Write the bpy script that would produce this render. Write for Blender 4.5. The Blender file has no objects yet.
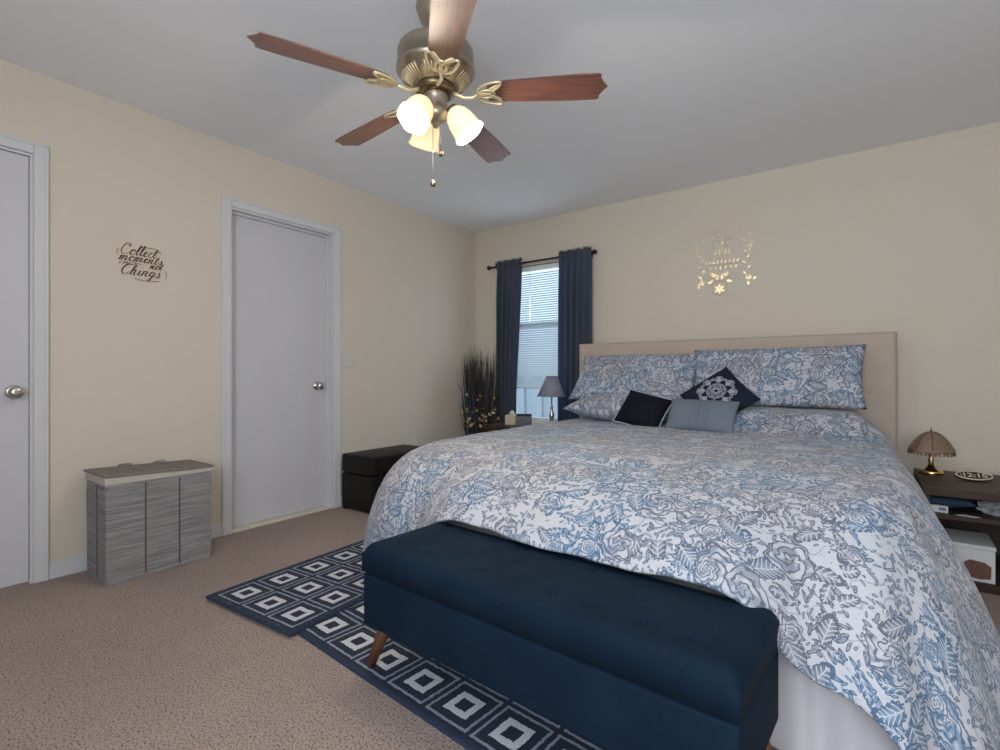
import bpy, bmesh, math, random
from math import sin, cos, pi, radians
from mathutils import Vector, Matrix, noise
random.seed(7)
S = bpy.context.scene
COL = S.collection

# ------------------------------------------------------------------ camera
CAM = Vector((3.24, -4.05, 1.0))
cd = bpy.data.cameras.new('camera'); cam = bpy.data.objects.new('camera', cd); COL.objects.link(cam)
cam.location = CAM; cam.rotation_euler = (pi/2, 0, radians(35.9))
cd.sensor_width = 36; cd.lens = 505/1000*36; cd.clip_start = .05
S.camera = cam
# ------------------------------------------------------------------ light
S.view_settings.view_transform = 'Standard'; S.view_settings.look = 'None'
S.view_settings.gamma = 1; S.view_settings.use_curve_mapping = False
S.view_settings.exposure = 0.55
w = bpy.data.worlds.new('sky'); S.world = w; w.use_nodes = True
w.node_tree.nodes['Background'].inputs[0].default_value = (.62, .80, 1, 1)
w.node_tree.nodes['Background'].inputs[1].default_value = 1.25
def area(name, loc, rot, sx, sy, power, col):
    l = bpy.data.lights.new(name, 'AREA'); l.shape = 'RECTANGLE'; l.size = sx; l.size_y = sy
    l.energy = power; l.color = col
    o = bpy.data.objects.new(name, l); o.location = loc; o.rotation_euler = rot; COL.objects.link(o); return o
REARY = -5.3; RIGHTX = 4.75; CEIL = 2.46
area('rear_fill_light', (3.55, REARY+.03, 1.45), (radians(102), 0, 0), 1.8, 1.5, 58, (.86, .93, 1))  # added fill light behind the camera, placed and tilted to even out brightness
area('daylight_front_window', (.84, -.035, 1.35), (radians(-90), 0, 0), .5, 1.2, 3.0, (.72, .86, 1))
LAMP_COL = (1, .86, .70); LAMP_W = 7.0

# ------------------------------------------------------------------ node helper
class N:
    def __init__(s, name):
        s.m = bpy.data.materials.new(name); s.m.use_nodes = True
        s.t = s.m.node_tree; s.b = s.t.nodes['Principled BSDF']; s.out = s.t.nodes['Material Output']
    def n(s, typ, **k):
        x = s.t.nodes.new(typ)
        for a, v in k.items(): setattr(x, a, v)
        return x
    def put(s, sock, v):
        if isinstance(v, bpy.types.NodeSocket): s.t.links.new(v, sock)
        elif v is not None:
            try: sock.default_value = v
            except Exception: sock.default_value = (v[0], v[1], v[2], 1) if len(v) == 3 else v
    def M(s, op, a, b=None, c=None, clamp=False):
        x = s.n('ShaderNodeMath', operation=op, use_clamp=clamp)
        s.put(x.inputs[0], a); s.put(x.inputs[1], b)
        if c is not None: s.put(x.inputs[2], c)
        return x.outputs[0]
    def V(s, op, a, b=None, out=0):
        x = s.n('ShaderNodeVectorMath', operation=op)
        s.put(x.inputs[0], a); s.put(x.inputs[1], b)
        return x.outputs[out]
    def scale(s, a, f):
        x = s.n('ShaderNodeVectorMath', operation='SCALE'); s.put(x.inputs[0], a); s.put(x.inputs['Scale'], f); return x.outputs[0]
    def xyz(s, v):
        x = s.n('ShaderNodeSeparateXYZ'); s.put(x.inputs[0], v); return x.outputs
    def vec(s, x_, y_, z_=0.0):
        x = s.n('ShaderNodeCombineXYZ'); s.put(x.inputs[0], x_); s.put(x.inputs[1], y_); s.put(x.inputs[2], z_); return x.outputs[0]
    def noise(s, v, sc, det=2, rough=.5, out='Fac'):
        x = s.n('ShaderNodeTexNoise'); s.put(x.inputs['Vector'], v); x.inputs['Scale'].default_value = sc
        x.inputs['Detail'].default_value = det; x.inputs['Roughness'].default_value = rough; return x.outputs[out]
    def mix(s, f, a, b):
        x = s.n('ShaderNodeMix', data_type='RGBA'); s.put(x.inputs[0], f); s.put(x.inputs[6], a4(a)); s.put(x.inputs[7], a4(b)); return x.outputs[2]
    def step(s, v, lo, hi):
        x = s.n('ShaderNodeMapRange', interpolation_type='SMOOTHSTEP'); s.put(x.inputs[0], v)
        s.put(x.inputs[1], lo); s.put(x.inputs[2], hi); return x.outputs[0]
    def coord(s, which='Object'):
        return s.n('ShaderNodeTexCoord').outputs[which]
    def bump(s, h, strength=.3, dist=.01):
        x = s.n('ShaderNodeBump'); x.inputs['Strength'].default_value = strength; x.inputs['Distance'].default_value = dist
        s.put(x.inputs['Height'], h); s.t.links.new(x.outputs[0], s.b.inputs['Normal'])
    def set(s, col=None, rough=None, metal=None, **k):
        if col is not None: s.put(s.b.inputs['Base Color'], a4(col))
        if rough is not None: s.put(s.b.inputs['Roughness'], rough)
        if metal is not None: s.put(s.b.inputs['Metallic'], metal)
        for a, v in k.items(): s.put(s.b.inputs[a.replace('_', ' ')], v)
        return s.m
def a4(c):
    return c if isinstance(c, bpy.types.NodeSocket) else ((c[0], c[1], c[2], 1) if len(c) == 3 else c)
def plain(name, col, rough=.5, metal=0, var=.06, sc=12, bump=0, bsc=200, **k):
    n = N(name); co = n.coord()
    f = n.noise(co, sc, 3)
    c = n.mix(f, [max(0, x*(1-var)) for x in col], [min(1, x*(1+var)) for x in col])
    n.set(c, rough, metal, **k)
    if bump: n.bump(n.noise(co, bsc, 2), bump, .002)
    return n.m

MT = {}
MT['wall'] = plain('cream_wall_paint', (.625, .560, .472), .85, var=.02, sc=2, bump=.15, bsc=150)
MT['ceil'] = plain('ceiling_paint', (.86, .865, .885), .9, var=.015, sc=2, bump=.25, bsc=90)
MT['trim'] = plain('white_trim_paint', (.60, .60, .62), .45, var=.02)
MT['door'] = plain('white_door_paint', (.56, .555, .59), .5, var=.02, sc=3)
MT['thresh'] = plain('cream_threshold', (.66, .62, .5), .5)
MT['steel'] = plain('satin_nickel', (.55, .53, .5), .28, 1)
MT['brass'] = plain('antique_brass', (.55, .42, .25), .30, 1, var=.2)
MT['brassdark'] = plain('dark_brass', (.22, .16, .10), .38, 1, var=.2)
MT['brassgold'] = plain('polished_brass', (.80, .58, .22), .22, 1)
MT['pewter'] = plain('brushed_pewter_brass', (.42, .36, .29), .33, .9, var=.15)
MT['ironcream'] = plain('antique_ivory_brass_edge', (.78, .66, .42), .35, .5)
MT['black'] = plain('black_plastic', (.012, .012, .014), .4)
MT['blackmetal'] = plain('black_metal', (.02, .018, .02), .4, .5)
MT['leather'] = plain('dark_brown_leather', (.012, .008, .008), .5, var=.3, bump=.3, bsc=160, Specular_IOR_Level=.2)
MT['headboard'] = plain('cream_linen', (.47, .385, .32), .9, var=.06, bump=.35, bsc=500)
MT['sheet'] = plain('white_sheet', (.50, .48, .50), .9, var=.03, bump=.3, bsc=12)
MT['mattress'] = plain('mattress_ticking', (.6, .6, .62), .9)
MT['darkwood'] = plain('espresso_laminate', (.040, .022, .014), .45, var=.3, sc=6, Specular_IOR_Level=.25)
MT['legwood'] = plain('walnut_leg', (.10, .040, .018), .4, var=.3)
MT['greyshade'] = plain('grey_lamp_fabric', (.22, .23, .28), .85)
MT['pillowblack'] = plain('black_satin', (.005, .006, .012), .8, bump=.2, Specular_IOR_Level=.15)
MT['pillownavy'] = plain('charcoal_navy_cotton', (.010, .014, .030), .85, bump=.3, bsc=300, Specular_IOR_Level=.2)
MT['pillowgrey'] = plain('slate_blue_cotton', (.135, .160, .200), .85, bump=.3, bsc=300)
MT['embroid'] = plain('silver_embroidery', (.36, .38, .44), .7, bump=.5, bsc=400)
MT['silverpipe'] = plain('silver_piping', (.5, .52, .58), .4)
MT['gold'] = plain('gold_foil', (.74, .64, .44), .36, 1, var=.25, sc=60)
MT['liner'] = plain('cream_canvas_liner', (.47, .435, .39), .9)
MT['signdark'] = plain('dark_brown_lettering', (.045, .026, .018), .5)
MT['signcream'] = plain('cream_backing', (.80, .68, .54), .5)
MT['paper'] = plain('white_card', (.55, .55, .55), .6)
MT['printred'] = plain('brown_printed_picture', (.12, .045, .03), .5, var=.6, sc=60)
MT['bluecloth'] = plain('blue_cloth', (.022, .045, .085), .85, var=.25, bump=.4, bsc=80)
MT['vase'] = plain('dark_ceramic', (.02, .02, .025), .3)
MT['twig'] = plain('dark_dried_grass', (.035, .024, .020), .8, var=.4)
MT['tealgrass'] = plain('teal_dried_grass', (.020, .045, .065), .8, var=.4)
MT['redleaf'] = plain('burgundy_leaf', (.10, .012, .02), .7, var=.4)
MT['blossom'] = plain('cream_blossom', (.62, .52, .36), .7)
MT['goldblossom'] = plain('golden_blossom', (.55, .34, .12), .6)
MT['winvinyl'] = plain('white_vinyl', (.75, .78, .8), .35)
MT['plate'] = plain('almond_switch_plate', (.60, .575, .53), .4)
MT['beige'] = plain('beige_box', (.5, .44, .36), .6)
MT['lcd'] = plain('clock_face_dark', (.035, .014, .010), .25)
MT['clockrim'] = plain('clock_rim_ivory', (.52, .44, .36), .35)
MT['quilt'] = None

def fabric_navy():
    n = N('navy_velvet'); co = n.coord()
    a = n.noise(co, 6, 4, .6); b = n.noise(co, 260, 2)
    c = n.mix(n.step(a, .3, .7), (.0028, .0115, .026), (.0048, .016, .033))
    lint = n.step(n.noise(co, 20, 4, .65), .70, .80)
    c = n.mix(n.M('MULTIPLY', lint, .45), c, (.16, .12, .10))
    n.set(c, .75); n.put(n.b.inputs['Specular IOR Level'], .12)
    n.put(n.b.inputs['Sheen Tint'], (.35, .5, .6, 1))
    n.bump(n.M('ADD', b, a), .25, .003); return n.m
MT['navy'] = fabric_navy()

def carpet():
    n = N('carpet_pile'); co = n.coord()
    a = n.noise(co, 1.1, 3, .6); b = n.noise(co, 150, 2, .6); c2 = n.noise(co, 22, 3, .6)
    c = n.mix(n.step(a, .35, .65), (.325, .258, .232), (.380, .298, .258))
    c = n.mix(n.step(b, .34, .52), (.115, .080, .072), c)
    c = n.mix(n.M('MULTIPLY', n.step(c2, .52, .68), .25), c, (.36, .29, .245))
    n.set(c, .95); n.bump(n.M('ADD', b, n.M('MULTIPLY', c2, .8)), .6, .008); return n.m
MT['carpet'] = carpet()

def blade_wood():
    n = N('walnut_blade'); co = n.coord()
    st = n.V('MULTIPLY', co, (3.0, 40.0, 10.0))
    g = n.noise(st, 2.0, 4, .6)
    c = n.mix(n.step(g, .3, .7), (.080, .022, .011), (.21, .065, .028))
    n.set(c, .42); n.put(n.b.inputs['Coat Weight'], 1.0); n.put(n.b.inputs['Coat Roughness'], .55); n.put(n.b.inputs['Coat IOR'], 1.7); return n.m
MT['blade'] = blade_wood()

def hamper_mat():
    n = N('woven_grey_rope'); co = n.coord()
    a = n.noise(n.V('MULTIPLY', co, (5.0, 5.0, 150.0)), 1.0, 3, .6)
    b = n.noise(n.V('MULTIPLY', co, (14.0, 14.0, 60.0)), 1.3, 2, .6)
    m_ = n.noise(co, 5, 2)
    c = n.mix(n.step(a, .30, .70), (.150, .145, .152), (.315, .305, .310))
    c = n.mix(n.M('MULTIPLY', n.step(b, .45, .7), .5), c, (.19, .19, .21))
    c = n.mix(n.M('MULTIPLY', n.step(m_, .4, .7), .35), c, (.24, .22, .20))
    n.set(c, .9); n.bump(a, .6, .004); return n.m
MT['hamper'] = hamper_mat()

def rug_mat(px, py):
    n = N('rug_squares'); co = n.coord('UV'); 
    wob = n.noise(n.V('MULTIPLY', co, (1.0, 1.0, 1.0)), 55, 2, .6, 'Color')
    co2 = n.V('ADD', co, n.scale(n.V('SUBTRACT', wob, (.5, .5, .5)), .010))
    x, y = n.xyz(co2)[:2]
    fx = n.M('ABSOLUTE', n.M('SUBTRACT', n.M('FRACT', n.M('DIVIDE', x, px)), .5))
    fy = n.M('ABSOLUTE', n.M('SUBTRACT', n.M('FRACT', n.M('DIVIDE', y, py)), .5))
    d = n.M('MAXIMUM', fx, fy)
    def band(lo, hi): return n.M('MULTIPLY', n.M('GREATER_THAN', d, lo), n.M('LESS_THAN', d, hi))
    fac = n.noise(co, 160, 2, .7)
    navy = n.mix(fac, (.006, .009, .020), (.020, .030, .060))
    white = n.mix(fac, (.34, .36, .42), (.78, .78, .80))
    grey = n.mix(fac, (.10, .12, .17), (.38, .42, .50))
    c = n.mix(band(.13, .255), navy, white)
    c = n.mix(band(.405, .455), c, grey)
    # plain border: uv.z not available, use second uv mask through attribute
    at = n.n('ShaderNodeAttribute', attribute_name='border').outputs['Fac']
    c = n.mix(n.M('GREATER_THAN', at, .5), c, n.mix(fac, (.008, .015, .036), (.020, .034, .070)))
    n.set(c, .95); n.bump(n.M('ADD', fac, n.M('MULTIPLY', band(.13, .255), .6)), .6, .005); return n.m
MT['rug'] = rug_mat(.185, .185)

def floral(name, rot=0.0, k=1.0):
    """toile print: roses, serrated leaves, sprigs and vines in blue and taupe on off-white"""
    n = N(name); uv = n.coord('UV')
    uv = n.V('MULTIPLY', uv, (k, k, k))
    wrp = n.noise(uv, 9, 2, .5, 'Color')
    p = n.V('ADD', uv, n.scale(n.V('SUBTRACT', wrp, (.5, .5, .5)), .045))
    def cell(scale, off, rnd=.85):
        q = n.V('ADD', p, (off, off*.7, 0.0))
        v = n.n('ShaderNodeTexVoronoi', voronoi_dimensions='2D', feature='F1'); n.put(v.inputs['Vector'], q)
        v.inputs['Scale'].default_value = scale; v.inputs['Randomness'].default_value = rnd
        l = n.V('SUBTRACT', q, v.outputs['Position']); c = n.xyz(v.outputs['Color'])
        lx, ly = n.xyz(l)[:2]
        ang = n.M('MULTIPLY', c[0], 6.283)
        ca, sa = n.M('COSINE', ang), n.M('SINE', ang)
        X = n.M('ADD', n.M('MULTIPLY', lx, ca), n.M('MULTIPLY', ly, sa))
        Y = n.M('SUBTRACT', n.M('MULTIPLY', ly, ca), n.M('MULTIPLY', lx, sa))
        return X, Y, c
    def petals(X, Y, R, k, amp, sharp=1):
        phi = n.M('ARCTAN2', Y, X); r = n.M('SQRT', n.M('ADD', n.M('MULTIPLY', X, X), n.M('MULTIPLY', Y, Y)))
        w_ = n.M('ABSOLUTE', n.M('COSINE', n.M('MULTIPLY', phi, k/2)))
        rad = n.M('MULTIPLY_ADD', w_, amp*R, R*(1-amp))
        return n.M('DIVIDE', r, rad), r, phi
    tint = n.step(n.noise(uv, 2.6, 2), .42, .60)
    dark = n.mix(tint, (.110, .122, .160), (.062, .125, .215))
    mid = n.mix(tint, (.260, .275, .325), (.180, .275, .395))
    base = n.mix(n.noise(uv, 5, 2), (.44, .445, .49), (.52, .52, .56))
    c = base
    dens = n.noise(uv, 4.2, 2)
    # vines
    vn = n.noise(p, 7, 1.5)
    vine = n.M('LESS_THAN', n.M('ABSOLUTE', n.M('SUBTRACT', vn, .5)), .008)
    c = n.mix(n.M('MULTIPLY', vine, .8), c, mid)
    # sprigs: small leaves
    for sc, off, a_, b_ in ((26, 3.1, .014, .005), (19, 7.7, .020, .006), (38, 1.3, .009, .004)):
        X, Y, cc = cell(sc, off)
        e = n.M('SQRT', n.M('ADD', n.M('POWER', n.M('DIVIDE', X, a_), 2.0), n.M('POWER', n.M('DIVIDE', Y, b_), 2.0)))
        msk = n.M('MULTIPLY', n.M('LESS_THAN', e, 1.0), n.M('GREATER_THAN', n.M('ADD', dens, n.M('MULTIPLY', cc[1], .35)), .57))
        c = n.mix(msk, c, n.mix(n.M('GREATER_THAN', e, .62), mid, dark))
    # serrated big leaves
    for sc, off, a_, b_, thr in ((11, 4.4, .040, .016, .35), (8.5, 11.3, .056, .025, .40), (6.5, 5.9, .072, .033, .50)):
        X, Y, cc = cell(sc, off, .9)
        ser = n.M('MULTIPLY', n.M('PINGPONG', n.M('ADD', X, n.M('ABSOLUTE', Y)), .009), 9.0)
        e = n.M('SQRT', n.M('ADD', n.M('POWER', n.M('DIVIDE', X, a_), 2.0), n.M('POWER', n.M('DIVIDE', Y, b_), 2.0)))
        e = n.M('ADD', e, n.M('MULTIPLY', ser, 2.2))
        msk = n.M('MULTIPLY', n.M('LESS_THAN', e, 1.0), n.M('GREATER_THAN', cc[1], thr))
        vein = n.M('LESS_THAN', n.M('PINGPONG', n.M('SUBTRACT', X, n.M('ABSOLUTE', Y)), .008), .0022)
        mid_v = n.M('LESS_THAN', n.M('ABSOLUTE', Y), .0018)
        inner = n.mix(n.M('MAXIMUM', vein, mid_v), n.mix(n.step(e, .2, 1.0), mid, dark), base)
        inner = n.mix(n.M('GREATER_THAN', e, .86), inner, dark)
        c = n.mix(msk, c, inner)
    # roses
    for sc, off, R, thr in ((4.6, 2.2, .070, .30), (7.5, 9.4, .040, .50)):
        X, Y, cc = cell(sc, off, .8)
        e, r, phi = petals(X, Y, R, 5 if R > .05 else 7, .20)
        e = n.M('ADD', e, n.M('MULTIPLY_ADD', n.noise(p, 26, 2, .6), .55, -.27))
        spir = n.M('ADD', n.M('MULTIPLY', e, 19.0), n.M('MULTIPLY', phi, 3.0))
        spir = n.M('ADD', spir, n.M('MULTIPLY', n.M('SINE', n.M('MULTIPLY', phi, 6.0)), 1.1))
        ln = n.M('SINE', spir)
        inner = n.mix(n.step(ln, .1, .95), n.mix(n.step(n.noise(p, 30, 1), .4, .6), base, mid), dark)
        inner = n.mix(n.M('GREATER_THAN', e, .92), inner, dark)
        msk = n.M('MULTIPLY', n.M('LESS_THAN', e, 1.0), n.M('GREATER_THAN', cc[1], thr))
        c = n.mix(msk, c, inner)
    # fine etched hatching
    hx = n.noise(p, 120, 2, .6)
    c = n.mix(n.M('MULTIPLY', n.step(hx, .55, .7), .30), c, mid)
    n.set(c, .85); n.put(n.b.inputs['Sheen Weight'], .1)
    n.bump(n.noise(uv, 14, 4, .6), .30, .02); return n.m
MT['floral'] = floral('toile_cotton', k=1.15)

def curtain_mat():
    n = N('slate_curtain'); co = n.coord()
    c = n.mix(n.noise(n.V('MULTIPLY', co, (30.0, 30.0, 2.0)), 2, 3), (.060, .072, .100), (.095, .115, .155))
    n.set(c, .8)
    tr = n.n('ShaderNodeBsdfTranslucent'); n.put(tr.inputs[0], (.14, .22, .36, 1))
    mx = n.n('ShaderNodeMixShader'); mx.inputs[0].default_value = .35
    n.t.links.new(n.b.outputs[0], mx.inputs[1]); n.t.links.new(tr.outputs[0], mx.inputs[2]); n.t.links.new(mx.outputs[0], n.out.inputs[0])
    return n.m
MT['curtain'] = curtain_mat()
def slat_mat():
    n = N('white_blind_slat'); n.set((.62, .68, .72), .5)
    tr = n.n('ShaderNodeBsdfTranslucent'); n.put(tr.inputs[0], (.70, .80, .86, 1))
    mx = n.n('ShaderNodeMixShader'); mx.inputs[0].default_value = .5
    n.t.links.new(n.b.outputs[0], mx.inputs[1]); n.t.links.new(tr.outputs[0], mx.inputs[2]); n.t.links.new(mx.outputs[0], n.out.inputs[0])
    return n.m
MT['slat'] = slat_mat()
def glass_mat():
    n = N('window_glass')
    tr = n.n('ShaderNodeBsdfTransparent'); gl = n.n('ShaderNodeBsdfGlossy'); gl.inputs['Roughness'].default_value = .02
    mx = n.n('ShaderNodeMixShader'); mx.inputs[0].default_value = .06
    n.t.links.new(tr.outputs[0], mx.inputs[1]); n.t.links.new(gl.outputs[0], mx.inputs[2]); n.t.links.new(mx.outputs[0], n.out.inputs[0])
    return n.m
MT['glass'] = glass_mat()
def shade_glass():
    n = N('frosted_lamp_glass'); n.set((.75, .66, .48), .35)
    n.put(n.b.inputs['Emission Color'], (1, .76, .42, 1)); n.put(n.b.inputs['Emission Strength'], .52)
    return n.m
MT['shade'] = shade_glass()
def emit(name, col, st):
    n = N(name); n.set(col, .4); n.put(n.b.inputs['Emission Color'], a4(col)); n.put(n.b.inputs['Emission Strength'], st); return n.m
MT['bulb'] = emit('lit_bulb', (1, .88, .62), 3)
def capiz():
    n = N('capiz_shade'); co = n.coord()
    f = n.noise(co, 40, 3)
    c = n.mix(f, (.13, .078, .055), (.27, .175, .125)); n.set(c, .45); return n.m
MT['capiz'] = capiz()
def plastic():
    n = N('clear_plastic'); n.set((.6, .6, .62), .15); n.put(n.b.inputs['Alpha'], .35); return n.m
MT['plastic'] = plastic()

# ------------------------------------------------------------------ mesh helpers
def link(name, bm, mat, parent=None, smooth=False, loc=None, rot=None, keep_uv=False):
    me = bpy.data.meshes.new(name); bmesh.ops.recalc_face_normals(bm, faces=bm.faces[:])
    if smooth:
        for f in bm.faces: f.smooth = True
    bm.to_mesh(me); bm.free()
    o = bpy.data.objects.new(name, me); COL.objects.link(o)
    if mat is not None: me.materials.append(MT[mat] if isinstance(mat, str) else mat)
    if parent: o.parent = parent
    if loc: o.location = loc
    if rot: o.rotation_euler = rot
    if smooth == 'edges' or smooth is True:
        pass
    return o
def tag(o, label, cat, group=None, kind=None):
    if label: o['label'] = label
    if cat: o['category'] = cat
    if group: o['group'] = group
    if kind: o['kind'] = kind
    return o
def empty(name, loc, rz=0, label=None, cat=None, group=None):
    o = bpy.data.objects.new(name, None); COL.objects.link(o); o.location = loc; o.rotation_euler = (0, 0, rz)
    o.empty_display_size = .1
    return tag(o, label, cat, group)
def struct(name, bm, mat, parent=None, **k):
    o = link(name, bm, mat, parent, **k)
    if not parent: o['kind'] = 'structure'
    return o
def BM(): return bmesh.new()
def box(bm, x0, x1, y0, y1, z0, z1, bevel=0, seg=2, mat=None):
    vs = [bm.verts.new(((x0, x1)[i & 1], (y0, y1)[(i >> 1) & 1], (z0, z1)[(i >> 2) & 1])) for i in range(8)]
    fs = [bm.faces.new([vs[i] for i in q]) for q in ((0, 2, 3, 1), (4, 5, 7, 6), (0, 1, 5, 4), (2, 6, 7, 3), (0, 4, 6, 2), (1, 3, 7, 5))]
    if bevel:
        es = list({e for f in fs for e in f.edges})
        r = bmesh.ops.bevel(bm, geom=es, offset=bevel, segments=seg, affect='EDGES', profile=.6)
        vs = list({v for f in r['faces'] for v in f.verts} | {v for v in vs if v.is_valid})
    if mat: bmesh.ops.transform(bm, matrix=mat, verts=[v for v in vs if v.is_valid])
    return bm
def lathe(bm, prof, seg=32, mat=None, wob=None):
    rings = []
    for r, z in prof:
        if r < 1e-6: rings.append([bm.verts.new((0, 0, z))])
        else:
            rings.append([bm.verts.new((r*cos(2*pi*i/seg), r*sin(2*pi*i/seg), z)) for i in range(seg)])
    for a, b in zip(rings, rings[1:]):
        for i in range(seg):
            j = (i+1) % seg
            if len(a) == 1 and len(b) == 1: continue
            if len(a) == 1: bm.faces.new((a[0], b[i], b[j]))
            elif len(b) == 1: bm.faces.new((a[i], a[j], b[0]))
            else: bm.faces.new((a[i], a[j], b[j], b[i]))
    vs = [v for r in rings for v in r]
    if wob:
        for v in vs: wob(v)
    if mat: bmesh.ops.transform(bm, matrix=mat, verts=vs)
    return bm
def tube(bm, pts, r, seg=8, closed=False, cap=True):
    pts = [Vector(p) for p in pts]; n = len(pts); rings = []
    rr = r if isinstance(r, (list, tuple)) else [r]*n
    prev = None
    for i, p in enumerate(pts):
        if closed: t = pts[(i+1) % n]-pts[i-1]
        else: t = pts[min(i+1, n-1)]-pts[max(i-1, 0)]
        if t.length < 1e-9: t = Vector((0, 0, 1))
        t.normalize()
        if prev is None:
            a = Vector((0, 0, 1)) if abs(t.z) < .9 else Vector((1, 0, 0)); u = t.cross(a).normalized()
        else: u = (prev-t*prev.dot(t)); u = u.normalized() if u.length > 1e-6 else t.orthogonal().normalized()
        prev = u; v = t.cross(u)
        rings.append([bm.verts.new(p+(u*cos(2*pi*k/seg)+v*sin(2*pi*k/seg))*rr[i]) for k in range(seg)])
    m = n if closed else n-1
    for i in range(m):
        a, b = rings[i], rings[(i+1) % n]
        for k in range(seg):
            l = (k+1) % seg; bm.faces.new((a[k], a[l], b[l], b[k]))
    if cap and not closed:
        bm.faces.new(rings[0][::-1]); bm.faces.new(rings[-1])
    return bm
def prism(bm, pts, z0, z1, mat=None):
    a = [bm.verts.new((x, y, z0)) for x, y in pts]; b = [bm.verts.new((x, y, z1)) for x, y in pts]
    bm.faces.new(a[::-1]); bm.faces.new(b); n = len(pts)
    for i in range(n): bm.faces.new((a[i], a[(i+1) % n], b[(i+1) % n], b[i]))
    if mat: bmesh.ops.transform(bm, matrix=mat, verts=a+b)
    return bm
def grid(bm, P, uv=None, closed_u=False):
    """P[i][j] -> Vector; uv same shape"""
    V_ = [[bm.verts.new(p) for p in row] for row in P]
    lay = bm.loops.layers.uv.verify() if uv else None
    nu = len(P); nv = len(P[0])
    for i in range(nu-1):
        for j in range(nv-1):
            q = [(i, j), (i+1, j), (i+1, j+1), (i, j+1)]
            try: f = bm.faces.new([V_[a][b] for a, b in q])
            except ValueError: continue
            if lay:
                for lp, (a, b) in zip(f.loops, q): lp[lay].uv = uv[a][b]
    return V_
def T(x=0, y=0, z=0): return Matrix.Translation((x, y, z))
def RX(a): return Matrix.Rotation(a, 4, 'X')
def RY(a): return Matrix.Rotation(a, 4, 'Y')
def RZ(a): return Matrix.Rotation(a, 4, 'Z')
def lerp(a, b, t): return a+(b-a)*t
def sst(a, b, x):
    t = max(0, min(1, (x-a)/(b-a))); return t*t*(3-2*t)

# ------------------------------------------------------------------ room shell
TH = .14
bm = BM(); box(bm, -.3, RIGHTX+TH, REARY-TH, TH, -.12, 0); struct('floor', bm, 'carpet')
bm = BM(); box(bm, -TH, RIGHTX+TH, REARY-TH, TH, CEIL, CEIL+.1); struct('ceiling', bm, 'ceil')
D1 = (-4.21, -3.40); D2 = (-2.47, -1.71); DH = 2.06
bm = BM()
for a, b in ((REARY-TH, D1[0]), (D1[1], D2[0]), (D2[1], TH)): box(bm, -TH, 0, a, b, 0, CEIL)
box(bm, -TH, 0, D1[0], D1[1], DH+.01, CEIL); box(bm, -TH, 0, D2[0], D2[1], DH, CEIL)
struct('wall_left', bm, 'wall')
WX0, WX1, WZ0, WZ1 = .42, 1.20, .55, 2.04
bm = BM(); box(bm, 0, WX0, 0, TH, 0, CEIL); box(bm, WX1, RIGHTX+TH, 0, TH, 0, CEIL)
box(bm, WX0, WX1, 0, TH, 0, WZ0); box(bm, WX0, WX1, 0, TH, WZ1, CEIL); struct('wall_back', bm, 'wall')
bm = BM(); box(bm, RIGHTX, RIGHTX+TH, REARY, 0, 0, CEIL); struct('wall_right', bm, 'wall')
RW = (2.6, 4.5, .7, 2.2)
bm = BM(); box(bm, 0, RW[0], REARY-TH, REARY, 0, CEIL); box(bm, RW[1], RIGHTX, REARY-TH, REARY, 0, CEIL)
box(bm, RW[0], RW[1], REARY-TH, REARY, 0, RW[2]); box(bm, RW[0], RW[1], REARY-TH, REARY, RW[3], CEIL); struct('wall_rear', bm, 'wall')
bm = BM()
for x in (RW[0], 3.52, RW[1]-.06): box(bm, x, x+.06, REARY-.09, REARY-.04, RW[2], RW[3])
for z in (RW[2], RW[3]-.06): box(bm, RW[0]+.06, RW[1]-.06, REARY-.09, REARY-.04, z, z+.06)
w2 = struct('added_rear_window', bm, 'winvinyl')  # invented window out of view, added to go with the rear fill light
bm = BM(); box(bm, RW[0]+.06, RW[1]-.06, REARY-.07, REARY-.064, RW[2]+.06, RW[3]-.06); link('glass_pane', bm, 'glass', w2)

def door(name, y0, y1, slab_x, knob_y, thresh):
    # casing with a stepped profile
    bm = BM(); tw = .057
    for a, b in ((y0-tw, y0), (y1, y1+tw)):
        box(bm, 0, .014, a, b, 0, DH+tw, .003, 1)
        inner = b if b == y0 else a
        s = -1 if b == y0 else 1
        lo, hi = sorted((inner+s*.040, inner+s*.054)); box(bm, .013, .019, lo, hi, 0, DH+.050, .002, 1)
    box(bm, 0, .014, y0, y1, DH, DH+tw, .003, 1)
    box(bm, .013, .019, y0-.05, y1+.05, DH+.040, DH+.054, .002, 1)
    c = struct(name, bm, 'trim')
    bm = BM()                                                    # jamb lining with stop
    box(bm, -TH, 0, y0, y0+.012, 0, DH); box(bm, -TH, 0, y1-.012, y1, 0, DH); box(bm, -TH, 0, y0+.012, y1-.012, DH-.012, DH)
    if slab_x < -.05:
        xs = slab_x
        for a, b in ((y0+.012, y0+.024), (y1-.024, y1-.012)): box(bm, xs+.001, xs+.03, a, b, 0, DH-.012)
        box(bm, xs+.001, xs+.03, y0+.024, y1-.024, DH-.024, DH-.012)
    link('door_jamb', bm, 'trim', c)
    bm = BM(); box(bm, slab_x-.036, slab_x, y0+.0145, y1-.0145, .012, DH-.016, .002, 1); link('door_slab', bm, 'door', c)
    bm = BM()
    prof = [(0, .0), (.031, .0), (.032, .004), (.026, .008), (.013, .010), (.011, .026), (.020, .034), (.0275, .046), (.0275, .056), (.021, .064), (.010, .067), (0, .066)]
    lathe(bm, prof, 28, T(slab_x, knob_y, .92) @ RY(pi/2)); link('door_knob', bm, 'steel', c, True)
    if thresh:
        bm = BM(); box(bm, -TH, -.004, y0+.012, y1-.012, 0, .010); link('threshold', bm, 'thresh', c)
    else:
        bm = BM(); box(bm, slab_x-.002, slab_x+.0015, y1-.0145, y1-.0125, .89, .95); link('latch_plate', bm, 'brass', c)
    return c
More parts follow.
